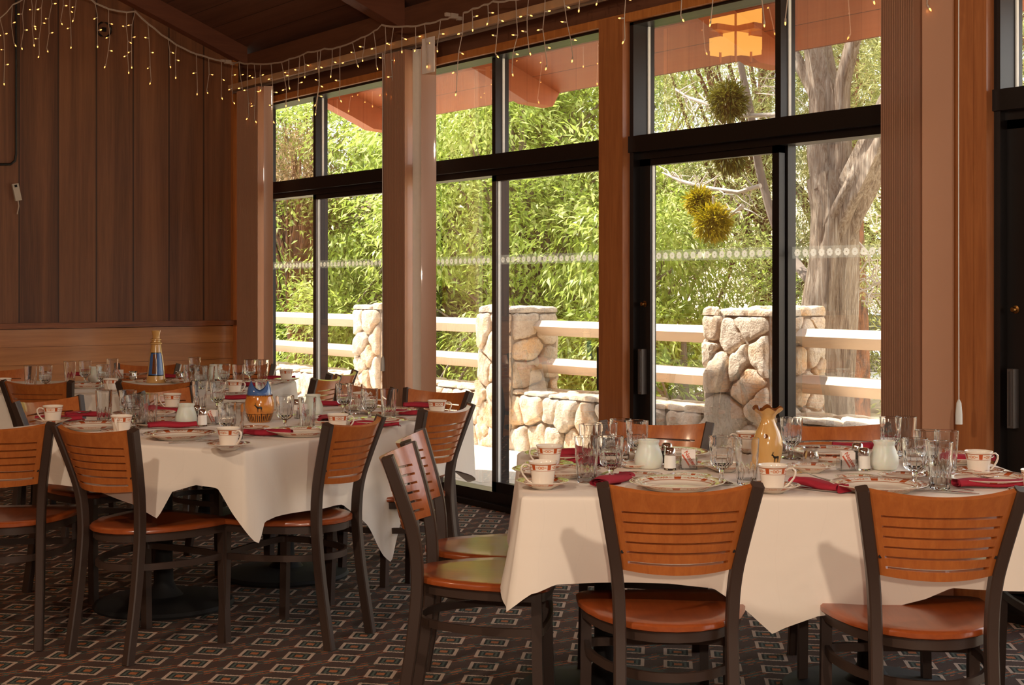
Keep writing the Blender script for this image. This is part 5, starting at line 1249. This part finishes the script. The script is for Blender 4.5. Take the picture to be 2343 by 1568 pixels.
def twigs(m, a, b, n, R, spread=.35):
    a, b = Vector(a) - o0, Vector(b) - o0
    for k in range(n):
        p = a.lerp(b, R.uniform(.1, 1)); q = p + Vector((R.uniform(-.3, .3), R.uniform(-1, 1), R.uniform(-.8, .4))) * spread * R.uniform(.4, 1); mid = (p + q) / 2 + Vector((0, R.uniform(-.05, .05), R.uniform(-.04, .08)))
        m.tube([p, mid, q], .008, 5, scales=[1, .7, .3])
R = random.Random(21); m = MB()
for pts in ([(1545, 205), (1580, 225), (1640, 245), (1700, 265), (1790, 262)], [(1515, 395), (1560, 415), (1620, 430), (1690, 440), (1740, 425)], [(1640, 470), (1665, 500), (1700, 470)]):
    Q = [on_plane(a, b, JX + .1) - o0 for a, b in pts]; m.tube(Q, .020, 8, scales=[.35] + [.8] * (len(Q) - 2) + [1])
    for a, b in zip(pts, pts[1:]): twigs(m, on_plane(*a, JX + .1), on_plane(*b, JX + .1), 7, R)
for (a, b) in (((1980, 560), (2030, 700)), ((1960, 700), (2020, 640)), ((1930, 330), (2010, 500)), ((1760, 300), (1790, 120))): twigs(m, on_plane(*a, JX + .5), on_plane(*b, JX + .5), 16, R, .45)
m.build('dead_branches', M['twig'], r, smooth=True)
g = np.random.default_rng(77); bl = []
for (px, py, dx, s) in ((1600, 190, .5, .42), (1520, 230, .6, .35), (1750, 190, .8, .4), (1760, 330, 1.0, .34), (1990, 140, .8, .42), (2010, 200, 1.2, .4), (1620, 380, .9, .35), (1700, 480, 1.1, .4), (1760, 620, 1.5, .45), (1990, 420, 1.0, .36), (2000, 620, 1.3, .4), (1560, 330, 1.1, .35), (1650, 620, 1.6, .5), (1850, 250, 1.1, .4), (1840, 480, 1.2, .35), (1600, 560, 1.3, .35)):
    q = on_plane(px, py, JX + dx); bl.append((q.x, q.y, q.z, s, s, s * .8))
for q in range(26): a = g.uniform(0, 2 * PI); bl.append((JX + 1.2 * math.cos(a), JY + 1.6 * math.sin(a), g.uniform(3.4, 6.5), .6, .6, .5))
P, d = blob_points(bl, 7000, g, .3); P -= np.array(o0); leaves('foliage', r, P, d * .6, 7, .075, .012, M['juniper'], -.1, .05, 78)
for (px, py, s, nm) in ((1630, 508, .17, 'round golden green mistletoe ball hanging left of the leaning stem'), (1600, 462, .10, 'small mistletoe clump above the golden ball'), (1665, 232, .17, 'dark green mistletoe clump high in the juniper'), (1668, 355, .16, 'mistletoe clump below the window transom')):
    q = on_plane(px, py, JX - .1); o = empty('mistletoe_clump', q); tag(o, nm, 'mistletoe', 'mistletoe clumps in the juniper'); P, d = blob_points([(0, 0, 0, s * .8, s * .8, s * .8)], 700, g, .1); leaves('sprigs', o, P, d, 5, .055, .012, M['mistletoe' if py > 400 else 'mistletoe_dark'], .1, .02, int(px), .35)
    MB().tube([(0, 0, 0), (.02, .01, s + .05)], .012, 6).build('stem', M['twig'], o)
r = empty('red_bark_tree', (10.1, 8.2, GZ)); tag(r, 'tree trunk with reddish bark just right of the shaggy juniper', 'tree'); o0 = Vector((10.1, 8.2, GZ)); m = MB()
limb(m, [on_x(1962, 1100, 10.1), on_x(1962, 800, 10.1), on_x(1955, 600, 10.1), on_x(1948, 350, 10.1), on_x(1945, -100, 10.1)], [.13, .125, .12, .10, .08], 20, 9, .06); m.build('trunk', M['redbark'], r, smooth=True)
g = np.random.default_rng(79); bl = [(10.1 + g.uniform(-.9, .9), 8.2 + g.uniform(-1, 1), g.uniform(2.6, 6), .5, .5, .4) for _ in range(14)]
P, d = blob_points(bl, 2500, g, .3); P -= np.array(o0); leaves('foliage', r, P, d * .6, 7, .08, .014, M['juniper'], -.1, .05, 80)

# parked truck, peaked white roof, brown cabin beyond the leaves
def onz(px, py, z):
    p = at(px, py, z); return p
q = cw(5.9, 23.5, GZ + .0); r = empty('parked_truck', q, CR + math.radians(0)); tag(r, 'white parked truck front beyond the rails at the right', 'truck')
m = MB(); m.box((0, 2.4, .75), (1.9, 4.8, .42)).box((0, 1.1, 1.02), (1.8, 1.5, .16)).box((0, 2.9, 1.35), (1.7, 2.0, .7)).box((0, -.05, .52), (1.95, .2, .22)); m.build('body', M['truckwhite'], r)
MB().box((0, 2.0, 1.35), (1.5, .25, .5)).build('windscreen', M['glassdark'], r)
m = MB(); m.box((0, -.02, .84), (1.25, .04, .26)); gr = m.build('grille', M['framegrey'], r); m = MB()
for k in range(5): m.box((0, -.05, .74 + k * .05), (1.25, .02, .012))
for k in range(13): m.box((-.6 + k * .1, -.05, .84), (.012, .02, .26))
m.build('grille_bars', M['alu'], gr)
for s in (-1, 1):
    m = MB(); m.lathe([(0, -.1), (.30, -.1), (.34, -.06), (.34, .06), (.30, .1), (0, .1)], 24); m.v = [(z + s * .84, x + .75, y + .34) for x, y, z in m.v]; m.build('wheel', M['tyre'], r, smooth=True)
    MB().box((s * .76, -.03, .84), (.22, .05, .22)).build('headlight', M['alu'], r)
q = cw(7.2, 27, 0); r = empty('peaked_canopy', (q.x, q.y, GZ)); tag(r, 'white peaked canopy roof far away beside the tan blind', 'canopy')
m = MB(); m.lathe([(1.1, 2.62), (.6, 2.95), (0, 3.55)], 4); m.build('canopy_roof', M['tentwhite'], r)
for a in range(4): MB().tube([(1.0 * math.cos(a * PI / 2), 1.0 * math.sin(a * PI / 2), 0), (1.0 * math.cos(a * PI / 2), 1.0 * math.sin(a * PI / 2), 2.66)], .03, 8).build('canopy_pole', M['alu'], r)
r = empty('brown_cabin', (12.8, 22.0, GZ)); tag(r, 'brown boarded cabin wall glimpsed through leaves behind the far rails', 'cabin')
MB().box((0, 0, 1.4), (3, 6, 2.8)).build('cabin_wall', boards('cabin_boards', 1, .3, (150, 120, 100), (176, 146, 124), 0, .02, .8), r)
m = MB(); m.add([(-1.8, -3.3, 2.75), (-1.8, 3.3, 2.75), (0, -3.3, 3.6), (0, 3.3, 3.6), (1.8, -3.3, 2.75), (1.8, 3.3, 2.75)], [(0, 2, 3, 1), (2, 4, 5, 3), (0, 1, 5, 4), (0, 4, 2), (1, 3, 5)]); m.build('roof', M['rafter'], r)
